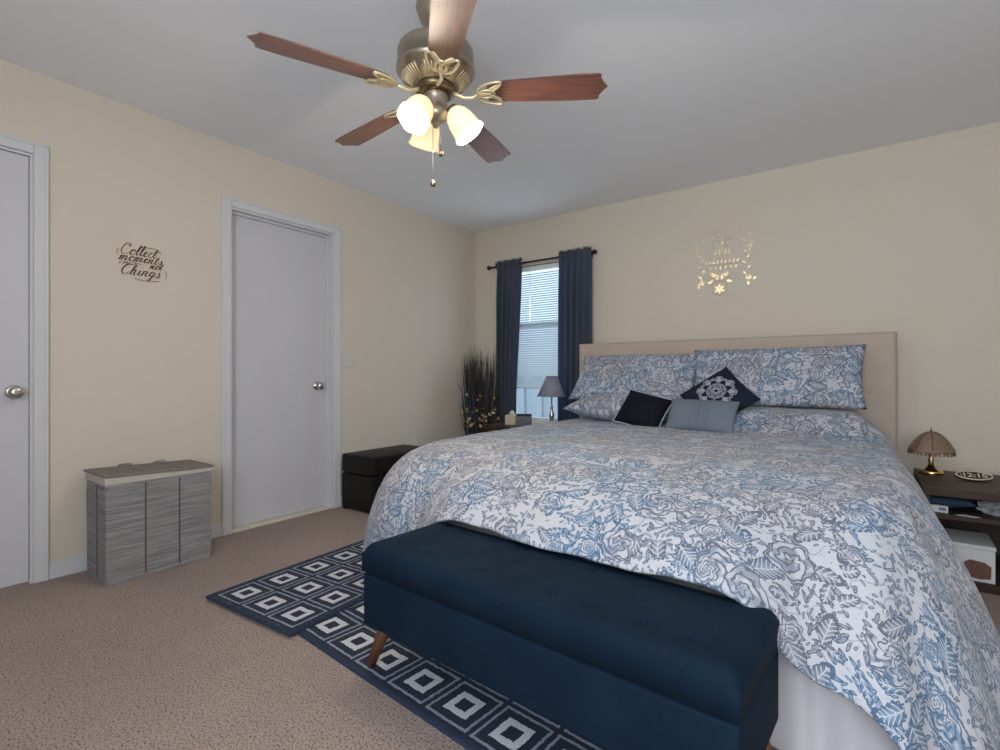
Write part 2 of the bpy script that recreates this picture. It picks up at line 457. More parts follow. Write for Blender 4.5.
door('door_1', D1[0], D1[1], -.004, -3.467, False)
door('door_2', D2[0], D2[1], -.075, -1.80, True)
for k, (a, b) in enumerate(((D1[1]+.057, D2[0]-.057), (D2[1]+.057, 0))):
    bm = BM(); box(bm, 0, .012, a, b, 0, .075, .002, 1); box(bm, 0, .008, a, b, .075, .085, .002, 1); struct('baseboard_left' if k == 0 else 'baseboard_left_corner', bm, 'trim')
bm = BM(); box(bm, .013, RIGHTX, -.012, 0, 0, .075, .002, 1); box(bm, .013, RIGHTX, -.008, 0, .075, .085, .002, 1); struct('baseboard_back', bm, 'trim')

# window in the back wall
bm = BM()
fy0, fy1 = .05, .10
box(bm, WX0, WX0+.035, fy0, fy1, WZ0, WZ1); box(bm, WX1-.035, WX1, fy0, fy1, WZ0, WZ1)
box(bm, WX0+.035, WX1-.035, fy0, fy1, WZ0, WZ0+.045); box(bm, WX0+.035, WX1-.035, fy0, fy1, WZ1-.035, WZ1)
box(bm, WX0+.035, WX1-.035, fy0, fy1, 1.46, 1.50)
wn = struct('window_1', bm, 'winvinyl')
bm = BM(); box(bm, WX0+.035, WX1-.035, .072, .076, WZ0+.045, 1.46); link('lower_pane', bm, 'glass', wn)
bm = BM(); box(bm, WX0+.035, WX1-.035, .080, .084, 1.50, WZ1-.035); link('upper_pane', bm, 'glass', wn)
bm = BM(); box(bm, WX0-.03, WX1+.03, -.03, .05, WZ0-.022, WZ0-.0005, .003, 1); link('window_sill', bm, 'winvinyl', wn)
# things outside seen through the clear strip under the blind
bm = BM(); box(bm, -1.6, 2.6, 2.2, 2.26, -.2, .92)
for k in range(14): box(bm, -1.6+k*.3, -1.42+k*.3, 2.17, 2.2, -.2, 1.0, .01, 1)
fc = link('garden_fence', bm, plain('pale_fence_vinyl', (.50, .56, .62), .6)); tag(fc, 'pale fence outside, seen under the window blind', 'fence')
bm = BM(); box(bm, -4, 6, TH+.02, 5, -.32, -.2); gl_ = struct('trim_1', bm, plain('outdoor_lawn', (.16, .2, .12), .9)); gl_.name = 'ground_outside'

# blind
bl = empty('window_blind', (0, .022, 0), 0, 'white horizontal slat blind pulled down in the window between the curtains', 'blind')
bm = BM(); box(bm, WX0+.01, WX1-.01, -.016, .016, 1.995, 2.032, .004, 1); link('head_rail', bm, 'winvinyl', bl)
bm = BM(); z = .905
while z < 1.98:
    tilt = radians(52) if z < 1.5 else radians(42)
    P = [[Vector((x, cos(tilt)*(s*.0125), z+sin(tilt)*s*.0125+(.0015*(1-s*s)))) for s in (-1, 0, 1)] for x in (WX0+.015, WX1-.015)]
    grid(bm, P); z += .0215
link('slats', bm, 'slat', bl, True)
bm = BM(); box(bm, WX0+.012, WX1-.012, -.012, .012, .872, .888, .003, 1); link('bottom_rail', bm, 'winvinyl', bl)
for x in (.62, 1.02):
    bm = BM(); tube(bm, [(x, -.015, .88), (x, -.015, 2.0)], .0012, 5); link('ladder_cord', bm, 'winvinyl', bl)
bm = BM(); tube(bm, [(.66, -.022, 1.5), (.66, -.022, 2.0)], .004, 6); link('tilt_wand', bm, 'steel', bl)

# curtain rod
rod = empty('curtain_rod', (0, -.075, 2.055), 0, 'black curtain rod with knob finials above the window', 'curtain rod')
bm = BM(); tube(bm, [(.255, 0, 0), (1.335, 0, 0)], .009, 12); link('pole', bm, 'blackmetal', rod, True)
for s, x in ((-1, .255), (1, 1.335)):
    bm = BM(); lathe(bm, [(0, 0), (.009, 0), (.009, .008), (.018, .014), (.021, .028), (.015, .042), (.006, .050), (0, .052)], 16, T(x, 0, 0) @ RY(s*pi/2)); link('finial', bm, 'blackmetal', rod, True)
    bm = BM(); xb = x-s*.035; tube(bm, [(xb, 0, 0), (xb, .06, 0)], .006, 8); box(bm, xb-.012, xb+.012, .060, .074, -.03, .03, .003, 1); link('bracket', bm, 'blackmetal', rod)
def curtain(x0, x1, label, tiein, seed):
    rnd = random.Random(seed); bm = BM(); P = []
    zt, zb = 2.100, .30; nz = 50; nx = 90
    for i in range(nz+1):
        z = lerp(zt, zb, i/nz); row = []
        f = (zt-z)/(zt-zb)
        for j in range(nx+1):
            s = j/nx
            wa = x0+tiein*sst(.05, 1, f)*.0; wb = x1-tiein*sst(.05, .9, f)
            x = lerp(wa, wb, s)
            amp = lerp(.016, .034, sst(0, .25, f))
            ph = s*2*pi*5.5+seed
            y = -.075+amp*sin(ph+.5*sin(f*3+seed))*(.75+.35*sin(3.1*s+seed*2))+.005*noise.noise(Vector((s*9, f*4, seed)))
            if z > 2.035 and z < 2.072: y = -.090+.002*sin(ph*3)
            if z >= 2.072: y = -.078+.012*sin(ph*3); z2 = z+.010*sin(ph*2.3)+.006*sin(ph*5.1)
            else: z2 = z
            row.append(Vector((x, y, z2)))
        P.append(row)
    grid(bm, P)
    o = link('curtain', bm, 'curtain', None, True)
    md = o.modifiers.new('thick', 'SOLIDIFY'); md.thickness = .003
    return tag(o, label, 'curtain', None)
curtain(.315, .620, 'slate blue gathered curtain on the window side near the room corner', .07, 1)
curtain(1.020, 1.335, 'slate blue gathered curtain beside the cream headboard', -.0, 4)

# light switch, outlet
sw = empty('light_switch', (0, -1.565, 1.115), 0, 'white double light switch plate right of the closed door', 'light switch')
bm = BM(); box(bm, 0, .006, -.057, .057, -.058, .058, .002, 2); link('wall_plate', bm, 'plate', sw)
for y in (-.023, .023):
    bm = BM(); box(bm, .004, .016, y-.005, y+.005, -.006, .012, .001, 1, mat=None); link('toggle', bm, 'plate', sw)
    bm = BM()
    for z in (-.03, .03): bm = BM(); lathe(bm, [(0, .0072), (.003, .007), (.0035, .005)], 8, T(0, y, z) @ RY(pi/2)); link('screw', bm, 'steel', sw)
ot = empty('wall_outlet', (0, -.861, .425), 0, 'small white wall outlet just above the comforter edge behind the ottoman', 'outlet')
bm = BM(); box(bm, 0, .006, -.035, .035, -.057, .057, .002, 2); link('wall_plate', bm, 'plate', ot)
for z in (-.02, .02):
    bm = BM(); box(bm, .004, .0075, -.016, .016, z-.014, z+.014, .001, 1); link('socket', bm, 'trim', ot)

# ------------------------------------------------------------------ wall lettering sign
def text_bm(bm, s, size, mat, ext=.0, off=0.0, shear=.45):
    cu = bpy.data.curves.new('lettering', 'FONT'); cu.body = s; cu.size = size; cu.shear = shear; cu.extrude = ext; cu.offset = off
    cu.align_x = 'CENTER'; cu.align_y = 'CENTER'; cu.resolution_u = 3
    o = bpy.data.objects.new('lettering', cu); COL.objects.link(o)
    bpy.context.view_layer.update()
    me = bpy.data.meshes.new_from_object(o.evaluated_get(bpy.context.evaluated_depsgraph_get()))
    me.transform(mat); bm.from_mesh(me)
    bpy.data.objects.remove(o); bpy.data.curves.remove(cu); bpy.data.meshes.remove(me)
sg = empty('wall_sign', (0, -2.948, 1.617), 0, 'small dark script wall sign reading Collect moments not Things', 'wall sign')
WALLM = Matrix(((0, 0, 1, 0), (1, 0, 0, 0), (0, 1, 0, 0), (0, 0, 0, 1)))     # text x -> +y, text y -> z, text z -> +x
back, front = BM(), BM()
# brush-script letters as strokes: x advance, list of strokes in an em of x-height 1
GL = {
 'C': (1.45, [[(1.25, 1.75), (1.15, 2.05), (.8, 2.1), (.4, 1.7), (.2, 1.0), (.3, .3), (.65, 0), (1.05, .15), (1.35, .5)], [(1.25, 1.75), (1.05, 1.6), (1.0, 1.85)]]),
 'T': (1.45, [[(.1, 1.75), (.2, 2.05), (.7, 2.0), (1.2, 1.9), (1.7, 2.15)], [(.85, 1.95), (.45, 1.5), (.3, .8), (.4, .2), (.7, 0), (1.05, .2), (1.2, .5)]]),
 'o': (.88, [[(.55, 1.0), (.2, .8), (.1, .35), (.3, .0), (.6, .1), (.75, .55), (.55, 1.0), (.7, .85), (.95, .85)]]),
 'l': (.55, [[(0, .3), (.35, 1.0), (.5, 1.7), (.4, 2.0), (.25, 1.6), (.12, .6), (.22, .05), (.55, .25)]]),
 'e': (.72, [[(0, .35), (.4, .6), (.55, .85), (.38, 1.0), (.15, .7), (.12, .25), (.35, 0), (.72, .3)]]),
 'c': (.70, [[(.55, .8), (.4, 1.0), (.15, .7), (.1, .25), (.35, 0), (.70, .3)]]),
 't': (.60, [[(.35, 1.7), (.2, .9), (.12, .25), (.3, 0), (.6, .25)], [(-.05, 1.1), (.6, 1.18)]]),
 'm': (1.40, [[(0, .7), (.2, 1.0), (.15, .4), (.05, 0)], [(.1, .5), (.4, .95), (.55, .9), (.5, .4), (.42, 0)], [(.5, .5), (.8, .95), (.98, .85), (.9, .3), (1.0, 0), (1.4, .3)]]),
 'n': (1.0, [[(0, .7), (.2, 1.0), (.15, .4), (.05, 0)], [(.1, .5), (.4, .95), (.6, .85), (.5, .3), (.62, 0), (1.0, .3)]]),
 's': (.72, [[(0, .25), (.35, .75), (.42, 1.05), (.5, .7), (.55, .25), (.35, 0), (.12, .12)]]),
 'h': (1.0, [[(0, .3), (.4, 1.1), (.5, 1.8), (.35, 1.95), (.2, 1.3), (.05, 0)], [(.1, .5), (.4, .95), (.6, .85), (.5, .3), (.62, 0), (1.0, .3)]]),
 'i': (.55, [[(0, .3), (.22, 1.0), (.12, .25), (.25, 0), (.55, .3)], [(.34, 1.42), (.36, 1.5)]]),
 'g': (.85, [[(.6, .9), (.3, 1.0), (.08, .5), (.25, .05), (.5, .4), (.65, 1.0), (.5, .1), (.35, -.7), (.05, -.85), (.1, -.5), (.85, .3)]])}
def smooth_path(p, n=5):
    if len(p) < 3: return p
    out = []
    for i in range(len(p)-1):
        a, b, c, d = p[max(i-1, 0)], p[i], p[i+1], p[min(i+2, len(p)-1)]
        for k in range(n):
            f = k/n; out.append(tuple(.5*((2*b[q])+(-a[q]+c[q])*f+(2*a[q]-5*b[q]+4*c[q]-d[q])*f*f+(-a[q]+3*b[q]-3*c[q]+d[q])*f**3) for q in (0, 1)))
    return out+[p[-1]]
def script_word(word, cy, cz, xh, wscale=1.0, rise=0.0):
    total = sum(GL[c][0] for c in word)*xh*wscale; y0 = cy-total/2
    for c in word:
        for st_ in GL[c][1]:
            p2 = smooth_path(st_); pts, rad = [], []
            for i, (a, b) in enumerate(p2):
                y = y0+(a+.30*b)*xh*wscale-.15*xh; z = cz+(b-.5)*xh+rise*(y0-cy)
                d = (p2[min(i+1, len(p2)-1)][1]-p2[max(i-1, 0)][1])
                rad.append(.0040 if d < -.05 else (.0019 if d > .05 else .0026)); pts.append((.0065, y, z))
            tube(front, pts, rad, 6); tube(back, [(.003, q[1], q[2]) for q in pts], [q+.0030 for q in rad], 6)
        y0 += GL[c][0]*xh*wscale
script_word('Collect', -.020, .052, .029, 1.12)
script_word('moments', -.006, .016, .0235, 1.30)
script_word('not', .066, -.014, .0195, 1.25)
script_word('Things', -.012, -.056, .0285, 1.22)
def swirl(bm, cy, cz, pts, r, x): tube(bm, [(x, cy+a, cz+b) for a, b in pts], r, 6)
def arc(a0, a1, rx, rz, n=14): return [(rx*cos(lerp(a0, a1, t/n)), rz*sin(lerp(a0, a1, t/n))) for t in range(n+1)]
for bmx, x, r in ((back, .003, .0042), (front, .0065, .0018)):
    swirl(bmx, .035, .080, arc(radians(160), radians(20), .050, .010), r, x)
    swirl(bmx, .075, .066, arc(radians(10), radians(230), .016, .011), r, x)
    swirl(bmx, -.112, .045, arc(radians(100), radians(260), .008, .014), r, x)
    swirl(bmx, -.055, -.014, arc(radians(200), radians(20), .055, .009), r, x)
    swirl(bmx, .020, -.086, arc(radians(185), radians(350), .060, .009), r, x)
    swirl(bmx, .108, -.048, arc(radians(-60), radians(80), .008, .022), r, x)
link('cream_border', back, 'signcream', sg); link('script_lettering', front, 'signdark', sg)

# ------------------------------------------------------------------ gold wall decal above the bed
dec = empty('gold_wall_decal', (0, 0, 0), 0, 'gold filigree medallion wall decal above the headboard', 'wall decal')
bm = BM()
def leafpoly(cx, cz, ln, wd, ang, y0=-.003):
    pts = []
    for k in range(9):
        t = k/8; pts.append((t*ln, wd*sin(pi*t)**.8*.5))
    for k in range(1, 8):
        t = 1-k/8; pts.append((t*ln, -wd*sin(pi*t)**.8*.5))
    M_ = T(cx, 0, cz) @ RX(pi/2) @ RZ(ang)
    prism(bm, pts, .0005, .0025, M_)
def ringp(cx, cz, r, tr_, a0=0, a1=2*pi, n=24, rz=None):
    tube(bm, [(cx+r*cos(lerp(a0, a1, k/n)), -.0015, cz+(rz or r)*sin(lerp(a0, a1, k/n))) for k in range(n+1)], .0019, 6)
cx, cz = 2.385, 1.93
rd = random.Random(3)
# lower medallion
ringp(cx-.035, 1.655, .055, .003)
for k in range(6): leafpoly(cx-.035, 1.648, .04, .018, k*pi/3+pi/2)
for a in (-1, 1):
    leafpoly(cx-.035+a*.02, 1.735, .06, .026, pi/2-a*.9); leafpoly(cx-.035+a*.012, 1.715, .05, .022, pi/2-a*.25)
    leafpoly(cx-.035+a*.045, 1.71, .045, .02, -a*.3+(pi if a < 0 else 0))
    ringp(cx-.035+a*.065, 1.745, .022, .003, .5, 5.2)
link('medallion', bm, 'gold', dec); bm = BM()
# crown bar across the middle
for k in range(9):
    leafpoly(cx-.125+k*.026, 1.835, .036, .014, pi/2+(k-4)*-.12)
tube(bm, [(cx-.13+.012*k, -.0015, 1.832+.004*sin(k)) for k in range(21)], .0014, 6)
for k in range(6): leafpoly(cx-.10+k*.036, 1.822, .03, .011, -pi/2+.15*sin(k*2))
link('crown_band', bm, 'gold', dec); bm = BM()
# upper lantern of scrolls
for a in (-1, 1):
    ringp(cx-.015+a*.045, 1.99, .030, .0025, 0, 4.6); ringp(cx-.015+a*.035, 2.06, .022, .0022, 1, 5.6)
    leafpoly(cx-.015+a*.02, 1.90, .055, .014, pi/2); leafpoly(cx-.015+a*.055, 1.90, .045, .012, pi/2+a*.4)
    leafpoly(cx-.015+a*.05, 2.10, .04, .012, pi/2-a*.8)
for k in range(5): leafpoly(cx-.015, 1.93+k*.045, .035, .012, pi/2)
leafpoly(cx-.015, 2.15, .05, .014, pi/2)
link('scroll_top', bm, 'gold', dec)
# side drops: left and right garlands
for a in (-1, 1):
    bx = cx-.01+a*.16; bm = BM()
    tube(bm, [(bx+.006*sin(k), -.0012, 1.685+k*.020) for k in range(22)], .0008, 5)
    for k in range(9):
        leafpoly(bx+.006*sin(k*2), 1.74+k*.040, .032, .013, pi/2+(-1)**k*.9)
    for k in range(5): leafpoly(bx+a*.035-.012*k*a+.01, 1.69+.018*(k % 3), .034, .018, k*1.3+a)
    for k in range(3): leafpoly(bx+a*.02, 1.90+k*.03, .030, .016, pi/2-a*.6*k)
    link('garland', bm, 'gold', dec)

# ------------------------------------------------------------------ hamper
hp = empty('laundry_hamper', (.205, -2.975, 0), 0, 'grey woven rectangular laundry hamper with lid between the two doors', 'laundry hamper')
bm = BM()
def hbody(hx, hy, z0, z1, inset=.0): box(bm, -hx, hx, -hy, hy, z0, z1, .008, 2)
P = []
for k, (z, s) in enumerate(((0.002, .985), (.05, .985), (.2, .985), (.4, 1.0), (.478, 1.0))):
    hx, hy = .138*s, .238*(.5+.5*s)
    ring = []
    for (a, b) in ((-1, -1), (1, -1), (1, 1), (-1, 1)):
        ring.append(bm.verts.new((a*hx, b*hy, z)))
    P.append(ring)
for a, b in zip(P, P[1:]):
    for i in range(4): bm.faces.new((a[i], a[(i+1) % 4], b[(i+1) % 4], b[i]))
bm.faces.new(P[0][::-1]); bm.faces.new(P[-1])
es = [e for e in bm.edges if abs(e.verts[0].co.z-e.verts[1].co.z) > .01]
bmesh.ops.bevel(bm, geom=es, offset=.012, segments=3, affect='EDGES')
link('basket', bm, 'hamper', hp)
bm = BM()
for y in (-.075, .078):
    tube(bm, [(.1395, y, .02), (.1375, y, .1), (.1385, y, .3), (.1395, y, .467)], .0035, 6)
tube(bm, [(0.02, -.2365, .02), (.02, -.2375, .2), (.02, -.2390, .467)], .0035, 6)
link('frame_rod', bm, plain('dark_rod', (.10, .09, .09), .8), hp)
bm = BM(); box(bm, -.141, .141, -.242, .242, .476, .505, .004, 2)
for v in bm.verts:
    if v.co.z > .49: v.co.z -= v.co.y*.036-.001
link('canvas_liner', bm, 'liner', hp)
bm = BM(); LM = T(0, -.0185, .0028) @ RX(radians(-2.05))
box(bm, -.146, .150, -.250, .248, .505, .516, .004, 2, mat=LM)
for y in (-.08, .08): box(bm, -.146, .150, y-.002, y+.002, .5155, .518, mat=LM)
link('lid', bm, plain('taupe_rope_weave', (.20, .175, .155), .9, var=.5, sc=60, bump=.5, bsc=150), hp)
for y in (-.075, .085):
    bm = BM(); tube(bm, [(-.141, y-.03, .521-y*.036), (-.138, y-.02, .526-y*.036), (-.138, y+.02, .526-y*.036), (-.141, y+.03, .521-y*.036)], .005, 6); link('hinge_loop', bm, 'hamper', hp)

# ------------------------------------------------------------------ ottoman bench by left wall
om = empty('storage_ottoman', (.228, -1.36, 0), 0, 'dark brown leather storage ottoman against the wall behind the bed corner', 'ottoman')
bm = BM(); box(bm, -.175, .175, -.315, .315, .012, .268, .008, 2); link('storage_body', bm, 'leather', om)
bm = BM(); box(bm, -.178, .178, -.319, .319, .272, .412, .022, 3); link('padded_lid', bm, 'leather', om, True)
bm = BM()
tube(bm, [(-.178+.02, -.3195, .40), (.178-.02, -.3195, .40)], .002, 5); tube(bm, [(.1785, -.30, .40), (.1785, .30, .40)], .002, 5); link('seam_piping', bm, 'leather', om)
for a in (-1, 1):
    for b in (-1, 1):
        bm = BM(); box(bm, a*.15-.02, a*.15+.02, b*.29-.02, b*.29+.02, 0, .013); link('foot', bm, 'black', om)

# ------------------------------------------------------------------ rugs
def rug(name, org, ang, w_, l_, z, bw, be, label):
    """origin = corner, local x = along w_, y = along l_"""
    bm = BM(); nx, ny = int(w_/.012), int(l_/.012)
    P, U = [], []
    for i in range(nx+1):
        x = w_*i/nx; rp, ru = [], []
        for j in range(ny+1):
            y = l_*j/ny
            rp.append(Vector((x, y, .010+.0008*noise.noise(Vector((x*30, y*30, 0)))))); ru.append((x-bw, y-be))
        P.append(rp); U.append(ru)
    grid(bm, P, U)
    bd = [e for e in bm.edges if e.is_boundary]
    r = bmesh.ops.extrude_edge_only(bm, edges=bd); 
    for v in r['geom']:
        if isinstance(v, bmesh.types.BMVert): v.co.z = 0
    bm.verts.ensure_lookup_table()
    nw = int((w_-2*bw+.02)/.185)
    me_o = link(name, bm, 'rug', None, True)
    at = me_o.data.attributes.new('border', 'FLOAT', 'POINT')
    for i, v in enumerate(me_o.data.vertices):
        x, y = v.co.x, v.co.y
        at.data[i].value = 1.0 if (x < bw-.004 or x > w_-bw+.004 or y < be-.004 or y > l_-be+.004) else 0.0
    me_o.location = (org[0], org[1], z); me_o.rotation_euler = (0, 0, ang)
    return tag(me_o, label, 'rug')
rug('patterned_rug', (.872, -3.003), radians(3.0), .608, 1.53, .0115, .0265, .0265, 'navy rug with white squares, the upper one running beside the bed')
rug('patterned_rug', (1.40, -2.925), radians(-5.0), 1.53, .60, .0005, .0265, .0225, 'navy rug with white squares, the lower one lying under the bench')

# ------------------------------------------------------------------ storage bench
bn = empty('storage_bench', (2.487, -2.828, 0), radians(-3.6), 'navy tufted upholstered storage bench at the foot of the bed', 'bench')
HX, HY = .577, .178
bm = BM(); box(bm, -HX, HX, -HY, HY, .180, .352, .012, 3); link('upholstered_body', bm, 'navy', bn, True)
bm = BM(); nx, ny = 116, 44; P = []
tufts = [(-.48+.12*i+(0 if r != 1 else .06), -.10+.10*r) for r in range(3) for i in range(9) if not (r == 1 and i == 8)]
for i in range(nx+1):
    x = lerp(-HX-.002, HX+.002, i/nx); row = []
    for j in range(ny+1):
        y = lerp(-HY-.002, HY+.002, j/ny)
        ex = min(x+HX+.002, HX+.002-x); ey = min(y+HY+.002, HY+.002-y); r = .03
        dx = max(0, r-ex); dy = max(0, r-ey); d = min(r, math.hypot(dx, dy))
        z = .447-r+math.sqrt(max(0, r*r-d*d))
        z += .010*sst(0, .15, min(ex, ey*1.1))
        for tx, ty in tufts:
            q = math.hypot(x-tx, y-ty)
            if q < .06: z -= .0065*math.exp(-(q/.017)**2)
        z += .0015*noise.noise(Vector((x*18, y*18, 0)))
        row.append(Vector((x, y, z)))
    P.append(row)
grid(bm, P)
bd = [e for e in bm.edges if e.is_boundary]; r = bmesh.ops.extrude_edge_only(bm, edges=bd)
nv = [v for v in r['geom'] if isinstance(v, bmesh.types.BMVert)]
for v in nv: v.co.z = .358
bmesh.ops.contextual_create(bm, geom=[e for e in bm.edges if e.is_boundary])
link('tufted_lid', bm, 'navy', bn, True)
for tx, ty in tufts:
    bm = BM(); lathe(bm, [(0, .004), (.005, .003), (.008, 0), (.008, -.002)], 10, T(tx, ty, .4485)); link('tuft_button', bm, 'navy', bn, True)
for a in (-1, 1):
    for b in (-1, 1):
        bm = BM(); x, y = a*.535, b*.105
        zf = .0125 if b < 0 else .0125
        tube(bm, [(x+a*.068, y+b*.022, zf), (x+a*.034, y+b*.011, .10), (x, y, .181)], [.014, .020, .026], 14); link('leg', bm, 'legwood', bn, True)
bm = BM(); box(bm, -.10, .0, -HY-.0025, -HY+.001, .352, .358); link('lid_gap_shadow_line', bm, 'navy', bn); 
bpy.data.objects.remove(bpy.data.objects['lid_gap_shadow_line'])

# ------------------------------------------------------------------ bed
bed = empty('king_bed', (2.335, -1.2, 0), 0, 'king bed with tall cream upholstered tufted headboard', 'bed')
def L(x, y, z): return (x-2.335, y+1.2, z)
def boxL(bm, x0, x1, y0, y1, z0, z1, bv=0, seg=2): box(bm, x0-2.335, x1-2.335, y0+1.2, y1+1.2, z0, z1, bv, seg)
# headboard: padded front panel in a border, tufted with buttons
hx0, hx1, hz0, hz1 = 1.27, 3.395, .12, 1.262
bm = BM(); boxL(bm, hx0, hx1, -.185, -.125, hz0, hz1, .010, 2); hb = link('headboard', bm, 'headboard', bed, True)
bts = [(1.50+.44*i, z) for z in (.89, 1.10) for i in range(5)]
bts = [(1.40+(3.262-1.40)*i/6, .89) for i in range(7)]
bm = BM(); P = []
nx, nz = 170, 90; bx0, bx1, bz0, bz1 = hx0+.075, hx1-.075, .30, hz1-.075
for i in range(nx+1):
    x = lerp(hx0+.004, hx1-.004, i/nx); row = []
    for j in range(nz+1):
        z = lerp(.30, hz1-.004, j/nz)
        ex = min(x-hx0, hx1-x); ez = hz1-z; e = min(ex, ez)
        y = -.200+.012*(1-sst(0, .02, e))
        g = abs(e-.078)
        y += .0022*math.exp(-(g/.004)**2)
        for tx, tz in bts:
            q = math.hypot(x-tx, z-tz)
            if q < .12: y += .010*math.exp(-(q/.022)**2)
        row.append(Vector(L(x, y, z)))
    P.append(row)
grid(bm, P); bd = [e for e in bm.edges if e.is_boundary]; r = bmesh.ops.extrude_edge_only(bm, edges=bd)
for v in r['geom']:
    if isinstance(v, bmesh.types.BMVert): v.co.y = -.184+1.2
link('padding', bm, 'headboard', hb, True)
for tx, tz in bts:
    bm = BM(); lathe(bm, [(0, .006), (.006, .005), (.010, .001), (.010, -.002)], 14, T(*L(tx, -.192, tz)) @ RX(pi/2)); link('button', bm, 'headboard', hb, True)
for x in (hx0+.06, hx1-.10):
    bm = BM(); boxL(bm, x, x+.05, -.18, -.14, 0, .13); link('headboard_leg', bm, 'darkwood', bed)
bm = BM(); boxL(bm, 1.40, 3.28, -2.24, -.205, .06, .36, .02, 2); link('box_base', bm, 'mattress', bed)
bm = BM(); boxL(bm, 1.38, 3.29, -2.26, -.205, .365, .625, .05, 4); link('mattress', bm, 'mattress', bed, True)
for x in (1.56, 3.20):
    for y in (-2.15, -.35):
        bm = BM(); boxL(bm, x-.03, x+.03, y-.03, y+.03, 0, .061); link('leg', bm, 'darkwood', bed)

def catmull(pts, t):
    n = len(pts)-1; x = t*n; i = min(int(x), n-1); f = x-i
    p0, p1, p2, p3 = pts[max(i-1, 0)], pts[i], pts[i+1], pts[min(i+2, n)]
    return [.5*((2*b)+(-a+c)*f+(2*a-5*b+4*c-d)*f*f+(-a+3*b-3*c+d)*f**3) for a, b, c, d in zip(p0, p1, p2, p3)]
def drape(name, st, ztop, zedge, nt, ndr, ntop, yhead, mat, fold, seed, thick, edge_lift=0, bumpf=None, crease=False):
    """st: stations (bx,by,hx,hy,hz,flare)"""
    bm = BM(); P, U = [], []
    for a in range(nt+1):
        t = a/nt; bx, by, hx, hy, hz, fl = catmull(st, t)
        rp, ru = [], []
        sp = Vector((2.335, max(min(by, yhead), -1.55), 0))
        bz = zedge(bx, by)
        B = Vector((bx, by, bz)); H = Vector((hx, hy, hz))
        d2 = Vector((hx-bx, hy-by, 0)); dl = d2.length; dn = d2.normalized()
        for k in range(ntop):                                   # top
            s = k/ntop
            q = sp.lerp(Vector((bx, by, 0)), s); 
            zz = ztop(q.x, q.y)
            zz = lerp(zz, bz, sst(.80, 1.0, s)**1.5)
            wv = .006*noise.noise(Vector((q.x*3.1, q.y*5.5, seed)))+.003*noise.noise(Vector((q.x*9, q.y*11, seed+3)))
            rp.append(Vector((q.x, q.y, zz+wv))); ru.append((q.x, q.y))
        C1 = B+dn*(dl*fl); C1.z = bz-.004
        arc_ = 0; prev = None
        side = Vector((-dn.y, dn.x, 0))
        per = t*7.4
        for k in range(ndr+1):
            s = k/ndr
            p = B*(1-s)**2+C1*2*s*(1-s)+H*s*s
            if prev is not None: arc_ += (p-prev).length
            prev = p.copy()
            uvp = (bx+dn.x*arc_, by+dn.y*arc_)
            amp = fold(t)*s**1.3
            f_ = sin(per*2*pi*1.9+1.5*sin(per*3+seed))*.6+noise.noise(Vector((per*2.5, s*.8, seed)))*1.1
            p = p+dn*(amp*f_)
            p.z += .006*noise.noise(Vector((uvp[0]*5, uvp[1]*5, seed)))*(1-s*.5)+.004*noise.noise(Vector((uvp[0]*14, uvp[1]*14, seed)))
            if s > .9: p.z += .006*noise.noise(Vector((per*8, 0, seed)))*(s-.9)*10
            p.z = max(p.z, .018)
            rp.append(p); ru.append(uvp)
        if crease:
            for q, uu in zip(rp, ru):
                g = abs(uu[0]-3.10)
                if g < .03 and uu[1] < -.8: q.z -= .007*math.exp(-(g/.006)**2)
        if bumpf:
            for q in rp: q.z += bumpf(q.x, q.y, q.z)
        P.append(rp); U.append(ru)
    grid(bm, P, U)
    bmesh.ops.remove_doubles(bm, verts=bm.verts[:], dist=.0008)
    o = link(name, bm, mat, None, True)
    md = o.modifiers.new('thick', 'SOLIDIFY'); md.thickness = thick; md.offset = -1
    ms = o.modifiers.new('sub', 'SUBSURF'); ms.levels = 1; ms.render_levels = 1
    return o
# white quilt under the comforter
st = [(1.37, -.3, 1.30, -.3, .10, .8), (1.37, -1.2, 1.29, -1.2, .08, .8), (1.38, -2.0, 1.29, -2.05, .06, .8), (1.44, -2.22, 1.33, -2.36, .05, .8), (1.65, -2.27, 1.65, -2.38, .04, .8), (2.3, -2.28, 2.3, -2.40, .04, .8), (2.9, -2.28, 2.95, -2.54, .012, .6), (3.12, -2.26, 3.18, -2.56, .012, .6), (3.25, -2.18, 3.34, -2.47, .012, .6), (3.29, -1.9, 3.37, -1.95, .03, .8), (3.30, -1.2, 3.36, -1.2, .08, .8), (3.30, -.3, 3.34, -.3, .10, .8)]
q = drape('white_quilt', st, lambda x, y: .638, lambda x, y: .628, 220, 24, 16, -.22, 'sheet', lambda t: .016, 5, .006)
tag(q, 'plain white quilt hanging below the floral comforter at the bed foot', 'quilt')
